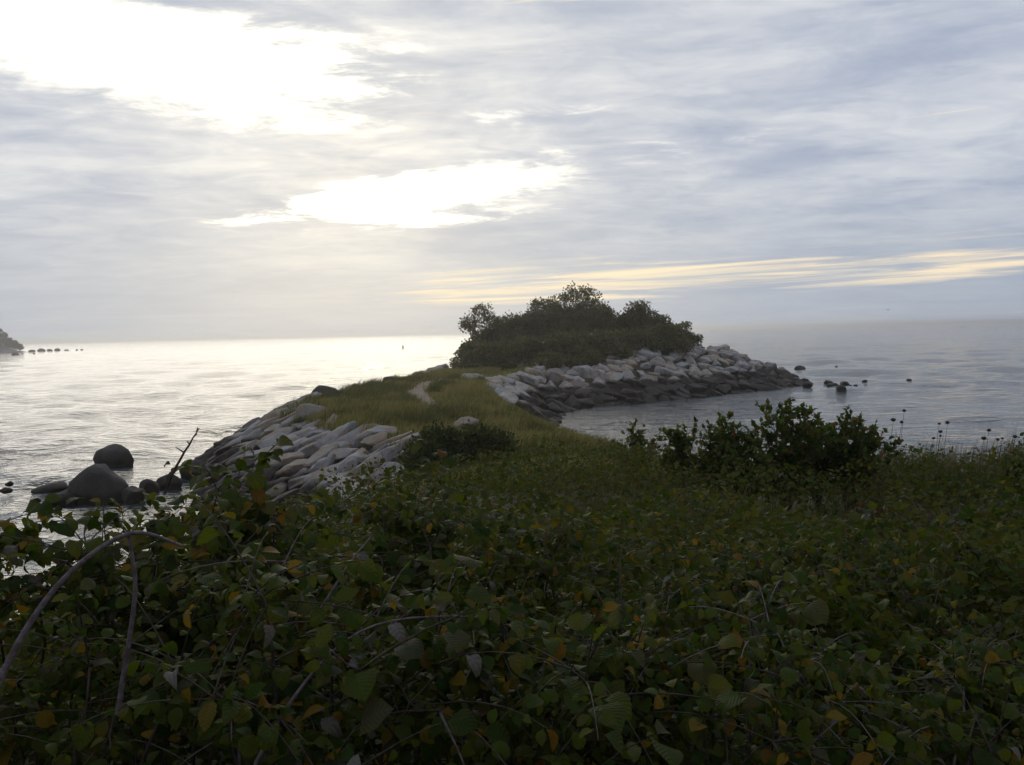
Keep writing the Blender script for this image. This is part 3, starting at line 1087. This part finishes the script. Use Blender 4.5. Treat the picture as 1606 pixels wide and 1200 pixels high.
# taller tussocks and weeds rising out of it
cx_ = RNG.uniform(-12, 3, 900)
cy_ = RNG.uniform(22, 80, 900)
kc = (ground_z(cx_, cy_) > 1.5) & (shore_dist(cx_, cy_) > 2.4) & (path_dist(cx_, cy_) > 0.35) & (vnoise(cx_, cy_, 0.16, 41) > 0.42) & (ground_z(cx_, cy_) > crest_z(cx_, cy_) - 0.5) & ~((cy_ > 76) & (cx_ > -2))
cx_, cy_ = cx_[kc], cy_[kc]
per = 70
tx = np.repeat(cx_, per) + RNG.normal(size=len(cx_) * per) * 0.22
ty = np.repeat(cy_, per) + RNG.normal(size=len(cx_) * per) * 0.22
th_ = np.repeat(0.45 + 0.45 * RNG.random(len(cx_)), per) * (0.5 + 0.6 * RNG.random(len(tx)))
tus = blades('tussock_grass', tx, ty, th_, 0.02 + 0.022 * RNG.random(len(tx)), M_TUSSOCK, 0.9, 14)
tag(tus, 'taller tussocks of darker grass rising out of the neck turf', 'grass', kind='stuff')
print('grass', len(x))

# ------------------------------------------------------------------ undergrowth between the near bushes and the neck
CAN_Y = [0, 2.5, 5, 8, 13, 16, 22, 28]
CAN_H = [0.6, 0.62, 0.62, 0.62, 0.66, 0.60, 0.45, 0.30]


def canopy(x, y):
    b = vnoise(x, y, 1.1, 3) * 0.6 + vnoise(x, y, 2.6, 4) * 0.4
    return ground_z(x, y) + np.interp(y, CAN_Y, CAN_H) * (0.35 + 1.2 * b)


n = 140000
y = 3.0 + 33 * RNG.random(n) ** 1.6
half = 0.64 * y + 1.5
x = RNG.uniform(-1, 1, n) * half
kp = (shore_dist(x, y) > 1.2) & ~((y > 15 + 16 * vnoise(x, y, .35, 8)) & (x < 2.5) & (RNG.random(n) > .12)) & ~((x < -3.0) & (ground_z(x, y) < 2.6) & (y > 19))
kp &= ~((x < -1.6) & (y > 16) & (ground_z(x, y) < crest_z(x, y) - 0.12)) & ~((x < -0.085 * y) & (y > 14))
x, y = x[kp], y[kp]
n = len(x)
dep = RNG.random(n) ** 2.0
zt = canopy(x, y)
z = zt - dep * 0.42 + 0.05 * RNG.normal(size=n)
e = 0.15
grad = np.stack([-(canopy(x + e, y) - zt) / e, -(canopy(x, y + e) - zt) / e, np.full(n, 0.9)], 1)
a = RNG.random(n) * 6.283
axis = unit(np.stack([np.cos(a), np.sin(a), -0.35 + 0.55 * RNG.normal(size=n)], 1) + 0.3 * unit(grad))
nrm = unit(unit(grad) + 0.55 * RNG.normal(size=(n, 3)))
size = (0.045 + 0.060 * RNG.random(n) ** 1.5) * np.interp(y, [3, 6, 12, 28], [0.85, 1.05, 1.0, 1.1])
red = (vnoise(x, y, 0.45, 12) > 0.58) & (x > 0.38 * y) & (y < 8) & (RNG.random(n) < 0.65)
for nm, msk, mat, lab in (('undergrowth', ~red, M_UNDER, 'dense green and yellowing undergrowth covering the bluff'),
                          ('red_creeper', red, M_RED, 'dark red and purple creeper leaves among the green undergrowth')):
    v, f = scatter(*LEAF_LOW, np.stack([x, y, z], 1)[msk], axis[msk], nrm[msk], size[msk])
    o = link(nm, mesh_np(nm, v, f), mat)
    tag(o, lab, 'undergrowth', kind='stuff')
print('undergrowth', n)

# wispy grass among the undergrowth and on the crest above the cove
n = 12000
y = RNG.uniform(9, 30, n)
x = RNG.uniform(-0.25, 0.62, n) * y
kp = (vnoise(x, y, 0.5, 21) > 0.50) & (shore_dist(x, y) > 2)
x, y = x[kp], y[kp]
h = np.interp(y, [9, 14, 30], [0.62, 0.8, 0.62]) * (0.6 + 0.6 * RNG.random(len(x)))
ug = blades('dry_grass', x, y, h, 0.006 + 0.006 * RNG.random(len(x)), M_DRYGRASS, 0.5, 6)
tag(ug, 'thin wisps of dry grass standing among the undergrowth', 'grass', kind='stuff')
n = 3600
px = RNG.uniform(1370, 1625, n)
y = RNG.uniform(12.2, 15.0, n)
x = (px - 803) / FPX * y
cl = vnoise(x, y, 1.6, 31)
kp = cl > 0.30
x, y, cl = x[kp], y[kp], cl[kp]
cg = blades('beach_grass', x, y, (0.60 + 0.40 * cl) * (0.7 + 0.5 * RNG.random(len(x))), 0.004 + 0.004 * RNG.random(len(x)), M_DRYGRASS, 0.75, 7, (0.25, 0))
tag(cg, 'pale feathery beach grass on the crest above the cove', 'grass', kind='stuff')

# ------------------------------------------------------------------ dry wild carrot stalks
def stalk(px, py, y, rad, lab, i):
    tip = at_y(px, py, y)
    x = float(tip[0]) - 0.05
    g = float(ground_z(x, y))
    root = empty('wild_carrot_stalk', (x, y, g))
    tag(root, lab, 'flower stalk', 'dry wild carrot stalks on the crest')
    t = np.array([tip[0] - x, 0, tip[2] - g])
    v, f = tube(bez((0, 0, -.03), (-0.02, 0, t[2] * .6), t, 8), np.linspace(.004, .0022, 8), 5)
    link('stem', mesh_np('stalk_stem', v, f, True), M_SEED, root)
    # curled nest-shaped seed head: ribs rising from the stem tip and bending inwards
    parts = []
    rr = random.Random(900 + i)
    for k in range(14):
        a = k / 14 * 6.283 + rr.gauss(0, .1)
        o_ = np.array([math.cos(a), math.sin(a), 0])
        p2 = t + o_ * rad * 0.75 + np.array([0, 0, rad * 1.25])
        parts.append(tube(bez(t, t + o_ * rad * 1.15 + np.array([0, 0, rad * .35]), p2, 5), [.003, .005, .007, .010, .005], 4))
    for k in range(30):
        q = np.array([rr.gauss(0, .35), rr.gauss(0, .35), 0.9 + rr.gauss(0, .2)]) * rad + t
        parts.append(tube([q, q + np.array([rr.gauss(0, .004), rr.gauss(0, .004), .012])], [.005, .003], 4))
    v, f = join(parts)
    link('seed_head', mesh_np('seed_head', v, f, True), M_SEED, root)


for i, (px, py, y, r_, lab) in enumerate([
        (1418, 646, 11.6, .020, 'tallest dry stalk with a small seed head next to the leafy shrub'),
        (1401, 661, 11.4, .028, 'dry stalk with a thick seed head nearest the leafy shrub'),
        (1414, 664, 11.8, .020, 'dry stalk directly below the tallest seed head'),
        (1473, 666, 12.2, .014, 'thin dry stalk with a tiny head, left of a taller pair'),
        (1486, 665, 12.0, .024, 'dry stalk with a cup-shaped head in the middle of the crest'),
        (1475, 679, 12.1, .022, 'dry stalk with a spread head below the thin tiny-headed one'),
        (1464, 689, 12.3, .016, 'short dry stalk low in the grass, middle of the crest'),
        (1475, 685, 12.6, .014, 'short stalk with a very small head under the spread head'),
        (1551, 677, 12.0, .024, 'dry stalk with a cup-shaped head above the thick low one'),
        (1543, 690, 11.7, .030, 'short dry stalk with the thickest seed head, low in the grass'),
        (1565, 691, 12.2, .018, 'short dry stalk just past the thickest seed head'),
        (1572, 689, 12.5, .014, 'faint thin stalk beside two short ones'),
        (1592, 687, 12.0, .024, 'last dry stalk before the edge of the picture')]):
    stalk(px, py, y, r_, lab, i)

# ------------------------------------------------------------------ shrubs that stand above the undergrowth
def leafy_shrub(name, label, x, y, top, spread, nstems, leaf, seed, mat, tmpl, leaves_per=60, cat='shrub', upright=0.6, group=None):
    """stems fanning from one foot, leaves set along them"""
    r_ = np.random.default_rng(seed)
    g = float(ground_z(x, y)) - 0.05
    root = empty(name, (x, y, g))
    tag(root, label, cat, group)
    H = top - g
    fol = []
    for s in range(nstems):
        a = r_.random() * 6.283
        q = r_.random() ** 0.6
        hh = H * (1 - 0.42 * q * q) * (0.80 + 0.2 * r_.random())
        tip = np.array([math.cos(a) * q * spread, math.sin(a) * q * spread * .8, hh])
        mid = np.array([tip[0] * 0.35, tip[1] * 0.35, hh * 0.65])
        pth = bez((0, 0, 0), mid, tip, 9)
        br = [tube(pth, np.linspace(.010, .003, 9), 5)]
        for k in range(4):
            t = r_.uniform(0.45, 0.95)
            p = pth[int(t * 8)]
            d = unit(r_.normal(size=3) + np.array([0, 0, upright * 1.6]))
            L = H * r_.uniform(.14, .28)
            tw = bez(p, p + d * L * .5 + np.array([0, 0, .03]), p + d * L, 5)
            br.append(tube(tw, np.linspace(.004, .0015, 5), 4))
            m_ = leaves_per // 5
            tt_ = r_.uniform(0.1, 1.05, m_)
            pos = np.stack([np.interp(tt_, np.linspace(0, 1, 5), tw[:, i]) for i in range(3)], 1)
            ax = unit(unit(d) * 0.5 + r_.normal(size=(m_, 3)) * .7 + np.array([0, 0, upright * .6]))
            fol.append(scatter(*tmpl, pos, ax, unit(r_.normal(size=(m_, 3)) * .6 + np.array([0, 0, 1])), leaf * (.6 + .6 * r_.random(m_))))
        m_ = leaves_per // 3
        tt_ = r_.uniform(0.35, 1.02, m_)
        pos = np.stack([np.interp(tt_, np.linspace(0, 1, 9), pth[:, i]) for i in range(3)], 1) + r_.normal(size=(m_, 3)) * .01
        ax = unit(r_.normal(size=(m_, 3)) * .8 + np.array([0, 0, upright]))
        fol.append(scatter(*tmpl, pos, ax, unit(r_.normal(size=(m_, 3)) * .6 + np.array([0, 0, 1])), leaf * (.6 + .6 * r_.random(m_))))
        v, f = join(br)
        link('branch', mesh_np('branch', v, f, True), M_BARK, root)
    v, f = join(fol)
    fo = link('foliage', mesh_np(name + '_foliage', v, f), mat, root)
    fo['kind'] = 'stuff'
    return root


for i, (px, pt, y, spread, ns, lab) in enumerate([
        (1232, 618, 11.0, 0.62, 22, 'tallest leafy shrub breaking the skyline in front of the cove'),
        (1330, 632, 11.2, 0.62, 24, 'wide leafy shrub between the tallest shrub and the dry stalks'),
        (1125, 643, 11.5, 0.42, 14, 'small leafy shrub standing against the bright cove water'),
        (1172, 668, 11.2, 0.40, 12, 'low leafy shrub filling the gap beside the tallest shrub'),
        (1285, 655, 11.4, 0.45, 14, 'leafy shrub between the tallest and the wide one'),
        (1072, 660, 12.5, 0.40, 10, 'reddish sparse shrub at the edge of the cove view'),
        (1000, 660, 16.0, 0.6, 12, 'sparse shrub in front of the shaded cove water'),
        (1600, 690, 11.5, 0.25, 6, 'yellowish shrub tip cut off by the picture edge')]):
    x = (px - 803) / FPX * y
    leafy_shrub('rose_shrub', lab, x, y, top_z(px, pt, y), spread, ns, 0.085, 700 + i, M_ROSE, LEAF_LOW, 95)

# dark juniper-like shrubs at the top of the slab revetment
for i, (px, pt, y, w, lab) in enumerate([
        (690, 664, 21.0, 92, 'dark dense shrub at the top of the slab revetment'),
        (752, 672, 21.5, 110, 'dark low shrub in the grass beside the dense one'),
        (668, 694, 19.5, 60, 'small dark shrub hanging over the edge of the slabs')]):
    x = (px - 803) / FPX * y
    rx = w / 2 * y / FPX
    scrub('juniper_shrub', lab, x, y, rx, rx * .9, top_z(px, pt, y), leaf=0.085, density=2.6, seed=60 + i, mat=M_DARKSHRUB, crad=0.22, nclump=70, limbs=5)

# ------------------------------------------------------------------ near bushes: every large leaf a piece of its own
def leaf_mesh(name, mat, *args, **kw):
    v, f = leaf_template(*args, **kw)
    # a short stalk joins the blade to its twig
    st = tube([(0, -0.28, 0.0), (0, -0.12, 0.02), (0, 0.03, 0.0)], [0.014, 0.012, 0.012], 3)
    v, f = join([(v, f), st])
    me = mesh_np(name, v, f, True)
    me.materials.append(mat)
    return me


LEAVES = [leaf_mesh('leaf', M_LEAF, 7, pr, fold=fo, droop=dr, wave=wv, teeth=te, twist=tw) for pr, fo, dr, wv, te, tw in (
    (OVATE, .28, .70, .14, .04, .2), (OVATE, .45, 1.05, .10, .03, .4), (ROUND, .26, .70, .18, .04, -.4), (ROUND, .42, 1.1, .12, .03, .3),
    (ROUND, -.12, .65, .10, .03, .0), (OVATE, -.20, 1.0, .06, .03, .3), (OVATE, .45, 1.15, .04, .02, -.3), (OVATE, .15, .35, .16, .04, .4))]
LOBED = [leaf_mesh('leaf', M_LEAF, 8, ([0, .1, .25, .4, .55, .7, .85, 1], [.06, .42, .55, .44, .52, .34, .2, .01]), fold=fo, droop=dr, wave=.12, teeth=.08)
         for fo, dr in ((.12, .4), (-.1, .7))]
WITHERED = [leaf_mesh('leaf', M_PALE, 7, OVATE, fold=fo, droop=dr, wave=.25, teeth=.05, twist=.6) for fo, dr in ((.75, 1.2), (.6, .8))]
TEMPL = [leaf_template(5, pr, fo, dr, .06, 0, 0) for pr, fo, dr in ((OVATE, .22, .6), (ROUND, .16, .5), (ROUND, -.12, .8), (OVATE, .4, 1.1))]


def near_bush(label, x, y, top, spread, nstems, leaf, seed, n_leaf=150, lobed=0.04, pale=0.03, extra=None, lean=(0, 0)):
    r_ = np.random.default_rng(seed)
    rr = random.Random(seed)
    g = float(ground_z(x, y)) - 0.05
    root = empty('bittersweet_bush', (x, y, g))
    tag(root, label, 'bush', 'leafy bushes close by')
    H = top - g
    L_pos, L_ax, L_nr, L_sz = [], [], [], []

    def along(pth, t0, m_, sc=1.0):
        t = np.sort(r_.uniform(t0, 1.0, m_))
        k = len(pth)
        pos = np.stack([np.interp(t, np.linspace(0, 1, k), pth[:, i]) for i in range(3)], 1)
        tan = unit(np.gradient(pth, axis=0))
        tn = np.stack([np.interp(t, np.linspace(0, 1, k), tan[:, i]) for i in range(3)], 1)
        side_ = unit(np.cross(tn, np.array([0, 0, 1.0])) + 1e-4)
        sg = np.where(np.arange(m_) % 2 == 0, 1.0, -1.0)[:, None]
        ax = unit(side_ * sg * .9 + tn * .45 + np.array([0, 0, -0.12]) + r_.normal(size=(m_, 3)) * .38)
        nr_ = unit(np.array([0, -0.25, 1.0]) + r_.normal(size=(m_, 3)) * .42)
        s = leaf * sc * (0.55 + 0.85 * r_.random(m_) ** 1.3)
        L_pos.append(pos + ax * s[:, None] * 0.28)
        L_ax.append(ax)
        L_nr.append(nr_)
        L_sz.append(s)

    for s in range(nstems):
        a = r_.random() * 6.283
        q = r_.random() ** 0.55
        hh = H * (1 - 0.33 * q * q) * (0.84 + 0.16 * r_.random())
        tip = np.array([math.cos(a) * q * spread + lean[0], math.sin(a) * q * spread + lean[1], hh])
        foot = np.array([tip[0] * .25, tip[1] * .25, 0])
        over = tip + np.array([math.cos(a), math.sin(a), -0.45]) * spread * r_.uniform(.12, .4)      # the tip arches over
        mid = foot * .4 + tip * .6 + np.array([0, 0, hh * .18])
        pth = np.concatenate([bez(foot, mid, tip, 8), bez(tip, tip + (over - tip) * .5 + np.array([0, 0, .04]), over, 5)[1:]])
        pth[1:-1] += r_.normal(size=(len(pth) - 2, 3)) * .008
        br = [tube(pth, np.linspace(.0058, .0013, len(pth)), 6)]
        along(pth, .40, 22)
        for k in range(9):
            i0 = rr.randint(4, len(pth) - 2)
            p = pth[i0]
            d = unit(r_.normal(size=3) * np.array([1, 1, .5]) + np.array([0, 0, .55]))
            L = H * r_.uniform(.14, .34)
            tw = bez(p, p + d * L * .6, p + d * L + np.array([0, 0, -.25 * L]), 6)
            br.append(tube(tw, np.linspace(.0022, .0009, 6), 5))
            along(tw, .12, 12, .92)
        v, f = join(br)
        link('branch', mesh_np('branch', v, f, True), M_CANE if s % 6 == 0 else M_BARK, root)
    pos, ax, nr_, sz = np.concatenate(L_pos), np.concatenate(L_ax), np.concatenate(L_nr), np.concatenate(L_sz)
    # the leaves that show largest become pieces, the rest one mass
    wp = pos + np.array([x, y, g])
    dist = np.linalg.norm(wp - EYE, axis=1)
    score = sz / dist * (0.6 + 0.8 * (wp[:, 2] - g) / H) * (1 + 0.35 * np.clip((y - wp[:, 1]) / spread, -1, 1))
    order = np.argsort(-score)
    first = order[:n_leaf]
    rest = order[n_leaf:]
    for i in first:
        u = rr.random()
        me = rr.choice(LOBED) if u < lobed else (rr.choice(WITHERED) if u < lobed + pale else rr.choice(LEAVES))
        o = bpy.data.objects.new('leaf', me)
        COL.objects.link(o)
        o.parent = root
        Yv = Vector(ax[i])
        Xv = Yv.cross(Vector(nr_[i])).normalized()
        Zv = Xv.cross(Yv)
        s = float(sz[i]) * (1.25 if u < lobed else 1.0)
        o.matrix_local = Matrix.Translation(Vector(pos[i])) @ Matrix((Xv, Yv, Zv)).transposed().to_4x4() @ Matrix.Diagonal((s, s, s, 1))
    parts = []
    kind = r_.integers(0, len(TEMPL), len(rest))
    for k in range(len(TEMPL)):
        idx = rest[kind == k]
        if len(idx):
            parts.append(scatter(*TEMPL[k], pos[idx], ax[idx], nr_[idx], sz[idx]))
    v, f = join(parts)
    fo = link('foliage', mesh_np('bush_foliage', v, f, True), M_FOL, root)
    fo['kind'] = 'stuff'
    if extra:
        extra(root, np.array([x, y, g]))
    return root


def world_path(pix, y0, y1=None):
    y1 = y0 if y1 is None else y1
    k = len(pix)
    return np.array([at_y(px, py, y0 + (y1 - y0) * i / max(1, k - 1)) for i, (px, py) in enumerate(pix)])


def smooth_path(p, n):
    t = np.linspace(0, len(p) - 1, n)
    q = np.stack([np.interp(t, np.arange(len(p)), p[:, i]) for i in range(3)], 1)
    for _ in range(4):
        q[1:-1] = (q[:-2] + 2 * q[1:-1] + q[2:]) / 4
    return q


def canes(root, org):
    a = smooth_path(world_path([(-30, 1130), (0, 1065), (40, 985), (90, 915), (150, 862), (205, 832), (240, 838), (285, 856)], 1.55, 1.75), 30) - org
    v, f = tube(a, np.linspace(.0072, .0030, 30), 8)
    o = link('branch', mesh_np('arching_cane', v, f, True), M_CANE, root)
    o['label'] = 'long bare purple-grey cane arching over the leaves'
    b = smooth_path(world_path([(185, 1120), (195, 1050), (210, 960), (214, 905), (205, 862), (202, 840)], 1.72, 1.70), 20) - org
    v, f = tube(b, np.linspace(.0060, .0028, 20), 7)
    link('branch', mesh_np('upright_cane', v, f, True), M_CANE, root)


def twig(root, org):
    a = smooth_path(world_path([(258, 775), (272, 738), (286, 716), (289, 708), (299, 696), (302, 686), (308, 681), (310, 670)], 2.7), 24) - org
    parts = [tube(a, np.linspace(.0048, .0016, 24), 6)]
    for i, (dx_, dz_) in ((9, (-.026, .018)), (13, (-.010, .012)), (18, (.010, .006)), (21, (.009, .010))):
        parts.append(tube([a[i], a[i] + np.array([dx_, 0, dz_])], [.0030, .0010], 5))
    v, f = join(parts)
    o = link('twig', mesh_np('bare_twig', v, f, True), M_BARK, root)
    o['label'] = 'bare crooked twig against the water'


def cross_twigs(root, org):
    for pix, y0, y1, r0 in (([(400, 1200), (440, 1120), (500, 1040), (560, 985), (640, 965), (750, 968)], 1.7, 1.9, .0045),
                            ([(500, 960), (550, 880), (585, 838)], 2.0, 2.1, .0034), ([(690, 1118), (720, 1180), (740, 1230)], 1.65, 1.65, .0028)):
        a = smooth_path(world_path(pix, y0, y1), 16) - org
        v, f = tube(a, np.linspace(r0, r0 * .45, 16), 6)
        link('branch', mesh_np('cross_twig', v, f, True), M_CANE, root)


BUSHES = [
    # x, y, photo row of the top, spread, stems, leaf length, label, extra
    (-1.62, 2.75, 792, .42, 12, .060, 'leafy bush at the picture edge with glints of water through it', None),
    (-1.15, 2.85, 738, .40, 12, .066, 'bush with broad curling leaves below the bare crooked twig', twig),
    (-0.72, 2.85, 745, .40, 12, .062, 'bush with tall curled leaves in front of the granite slabs', None),
    (-0.30, 3.15, 792, .42, 12, .050, 'bush beside the lower end of the granite slabs', None),
    (0.16, 3.3, 838, .46, 13, .050, 'green bush in the middle of the bank, just past the slabs', None),
    (0.72, 3.5, 838, .50, 14, .048, 'bright green bush next to the middle one, away from the slabs', None),
    (1.35, 3.9, 838, .58, 14, .046, 'green bush below the tallest skyline shrub', None),
    (2.10, 4.2, 856, .62, 14, .044, 'dark small-leaved bush below the dry stalks', None),
    (-1.05, 1.80, 905, .40, 12, .046, 'shaded bush under the long arching cane', canes),
    (-0.50, 1.85, 930, .40, 12, .050, 'shaded bush with large flat leaves at the bottom of the bank', cross_twigs),
    (0.02, 1.95, 950, .42, 12, .050, 'large-leaved bush at the bottom centre of the picture', None),
    (0.52, 2.15, 950, .46, 13, .044, 'bush with yellow-green leaves at the bottom, beside the large-leaved one', None),
    (1.10, 2.35, 985, .50, 13, .046, 'dim bush near the bottom corner with a few yellow leaves', None),
    (1.72, 2.9, 985, .56, 13, .044, 'darkest bush in the bottom corner of the picture', None),
]
for i, (x, y, pt, sp, ns, lf, lab, ex) in enumerate(BUSHES):
    px = 803 + x / y * FPX
    near_bush(lab, x, y, top_z(px, pt, y), sp, ns, lf, 40 + i, 190, 0.03 if y > 2.5 else 0.08, 0.045, ex)

# ------------------------------------------------------------------ far headland
hd = 556.0
hx = np.linspace(-520, -286, 84)
hy = np.linspace(hd - 14, hd + 90, 26)
HX, HY = np.meshgrid(hx, hy)
edge = np.clip((-303 - 1.1 * (HY - hd) - HX) / 16.0, 0, 1)
shoulder = np.clip((HY - (hd - 8)) / 14.0, 0, 1)
HZ = -0.6 + (5.2 * edge ** 0.8 * shoulder + 2.2 * sstep(-HX, 318, 340) * shoulder) + 0.6 * vnoise(HX, HY, 0.2)
HZ = np.where((edge <= 0), -0.9, HZ)
hn = len(hx)
ii = (np.arange(len(hy) - 1)[:, None] * hn + np.arange(hn - 1)[None]).ravel()
m, N = new_mat('headland_rock')
P = pos_node(N)
nn = N.noise(P, 0.5, 4, 0.6)
finish(N, principled(N, N.mix(N.step(nn, .4, .6), (0.10, 0.095, 0.085), (0.20, 0.19, 0.175)), 0.9, None, 0.2))
hl = link('hill', mesh_np('hill', np.stack([HX.ravel(), HY.ravel(), HZ.ravel()], 1), np.stack([ii, ii + 1, ii + 1 + hn, ii + hn], 1), False), m)
tag(hl, 'low rocky headland across the water', kind='structure')


def far_tree(label, px, pytop, wpx, seed, d=hd + 6, conifer=False, name='pine_tree'):
    x = (px - 803) / FPX * d
    top = top_z(px, pytop, d)
    r_ = np.random.default_rng(seed)
    g = 2.0
    root = empty(name, (x, d, g))
    tag(root, label, 'tree', 'trees on the far headland')
    H = top - g
    rx = wpx / 2 * d / FPX
    parts = []
    for k in range(34):
        t = r_.random() ** 0.8
        a = r_.random() * 6.283
        q = rx * (1.05 - 0.72 * t) * r_.random() ** .5
        parts.append(clump_leaves(r_, np.array([q * math.cos(a), q * math.sin(a), H * (0.08 + 0.88 * t)]), np.array([1.1, 1.1, .6]) * (0.7 + .5 * r_.random()), 46, 0.75))
    v, f = join(parts)
    c_ = link('crown', mesh_np('far_crown', v, f), M_FAR, root)
    c_['kind'] = 'stuff'
    v, f = tube([(0, 0, -2), (0.1, 0, H * .5), (0, 0, H * .9)], [.35, .22, .06], 6)
    link('trunk', mesh_np('far_trunk', v, f, True), M_BARK, root)


for i, (px, py, w, lab) in enumerate([
        (-8, 518, 14, 'tree at the top of the far headland, cut by the picture edge'),
        (3, 516, 11, 'ragged tree crowning the visible end of the far headland'),
        (11, 522, 9, 'tree just below the crown of the far headland'),
        (18, 530, 9, 'low tree half way down the far headland'),
        (26, 535, 9, 'small tree low on the slope of the far headland'),
        (33, 541, 8, 'last scrubby tree near the tip of the far headland')]):
    far_tree(lab, px, py, w, 800 + i)
for i, (px, py, w, h, lab) in enumerate([
        (48, 552.5, 12, 4, 'dark rock at the very tip of the far headland'),
        (64, 551.5, 12, 5, 'first humped rock off the tip of the far headland'),
        (77, 551, 11, 3.5, 'flat rock between two humps off the far headland'),
        (89, 550.5, 9, 4.5, 'second humped rock off the far headland'),
        (104, 550, 8, 2, 'thin rock awash past the second hump off the far headland'),
        (120, 549.6, 5, 2, 'small rock, last but one off the far headland'),
        (128, 549.4, 5, 1.8, 'outermost small rock off the far headland'),
        (23, 557.5, 11, 4.5, 'rock in the water in front of the far headland'),
        (35, 556, 3.5, 2, 'speck of rock in front of the far headland tip'),
        (53, 555.5, 4, 2, 'low speck of rock below the tip of the far headland')]):
    boulder('sea_rock', lab, px, py, w, h, 0.0, M_SHORE, 400 + i, 'rocks off the far headland', 0.35, i, 0.8, None, 2)

# ------------------------------------------------------------------ buoy and gull
b = at_z(632, 546, 0)
bu = empty('channel_buoy', (float(b[0]), float(b[1]), 0))
tag(bu, 'tiny dark cone-topped buoy far out in the bright water', 'buoy')
m, N = new_mat('buoy_paint')
finish(N, principled(N, N.mix(N.step(N.noise(pos_node(N), 4, 3), .45, .55), (0.05, 0.05, 0.045), (0.09, 0.08, 0.06)), 0.5))


def lathe(name, prof, k, mat, parent):
    th = np.linspace(0, 2 * np.pi, k, endpoint=False)
    V = np.array([(r * math.cos(t), r * math.sin(t), z) for r, z in prof for t in th])
    F = np.array([(i * k + j, i * k + (j + 1) % k, (i + 1) * k + (j + 1) % k, (i + 1) * k + j) for i in range(len(prof) - 1) for j in range(k)])
    return link(name, mesh_np(name, V, F, True), mat, parent)


lathe('float', [(0.01, -.4), (.50, -.35), (.58, 0), (.55, .18), (.40, .26)], 16, m, bu)
lathe('tower', [(.40, .25), (.30, .7), (.16, 1.1)], 12, m, bu)
lathe('topmark', [(.05, 1.1), (.24, 1.14), (.01, 1.5)], 12, m, bu)

q = at_y(1393, 486, 130)
gl = empty('gull', tuple(float(v) for v in q))
tag(gl, 'small gull gliding low over the cove', 'bird')
m, N = new_mat('gull_plumage')
finish(N, principled(N, N.mix(N.step(N.noise(pos_node(N), 6, 3), .4, .6), (0.14, 0.14, 0.15), (0.22, 0.22, 0.23)), 0.8))
v, f = tube(np.array([(0.0, -.26, 0), (0, -.20, .01), (0, -.12, .015), (0, 0, 0), (0, .14, 0), (0, .26, .005)]), [.008, .035, .032, .065, .045, .012], 8)
link('body', mesh_np('gull_body', v, f, True), m, gl)
for s in (-1, 1):
    P0 = np.array([(0.04, 0.0), (.28, .10), (.62, .06)])
    V = []
    for (wx, wz), ch in zip(P0, (.15, .14, .02)):
        V += [(s * wx, -ch * .5, wz), (s * wx, ch * .5, wz), (s * wx, 0, wz + .015)]
    F = []
    for i in range(2):
        a = i * 3
        F += [(a, a + 3, a + 5, a + 2), (a + 2, a + 5, a + 4, a + 1), (a, a + 1, a + 4, a + 3)]
    link('wing', mesh_np('gull_wing', np.array(V), np.array(F), True), m, gl)

# ------------------------------------------------------------------ sea air
hb = bmesh.new()
bmesh.ops.create_cube(hb, size=1.0)
for v_ in hb.verts:
    v_.co = (v_.co.x * 15000, v_.co.y * 15000, -7.5 if v_.co.z < 0 else 12.5)
hme = bpy.data.meshes.new('haze')
hb.to_mesh(hme)
hb.free()
m = bpy.data.materials.new('sea_air')
m.use_nodes = True
m.node_tree.nodes.clear()
N = Nodes(m.node_tree)
pv = N.node('ShaderNodeVolumePrincipled')
pv.inputs['Color'].default_value = (1.0, 1.0, 1.0, 1)
pv.inputs['Density'].default_value = 0.00055
pv.inputs['Anisotropy'].default_value = 0.75
on = N.node('ShaderNodeOutputMaterial')
N.l.new(pv.outputs[0], on.inputs['Volume'])
hz = link('haze', hme, m)
tag(hz, 'thin salt haze hanging over the sea', kind='stuff')
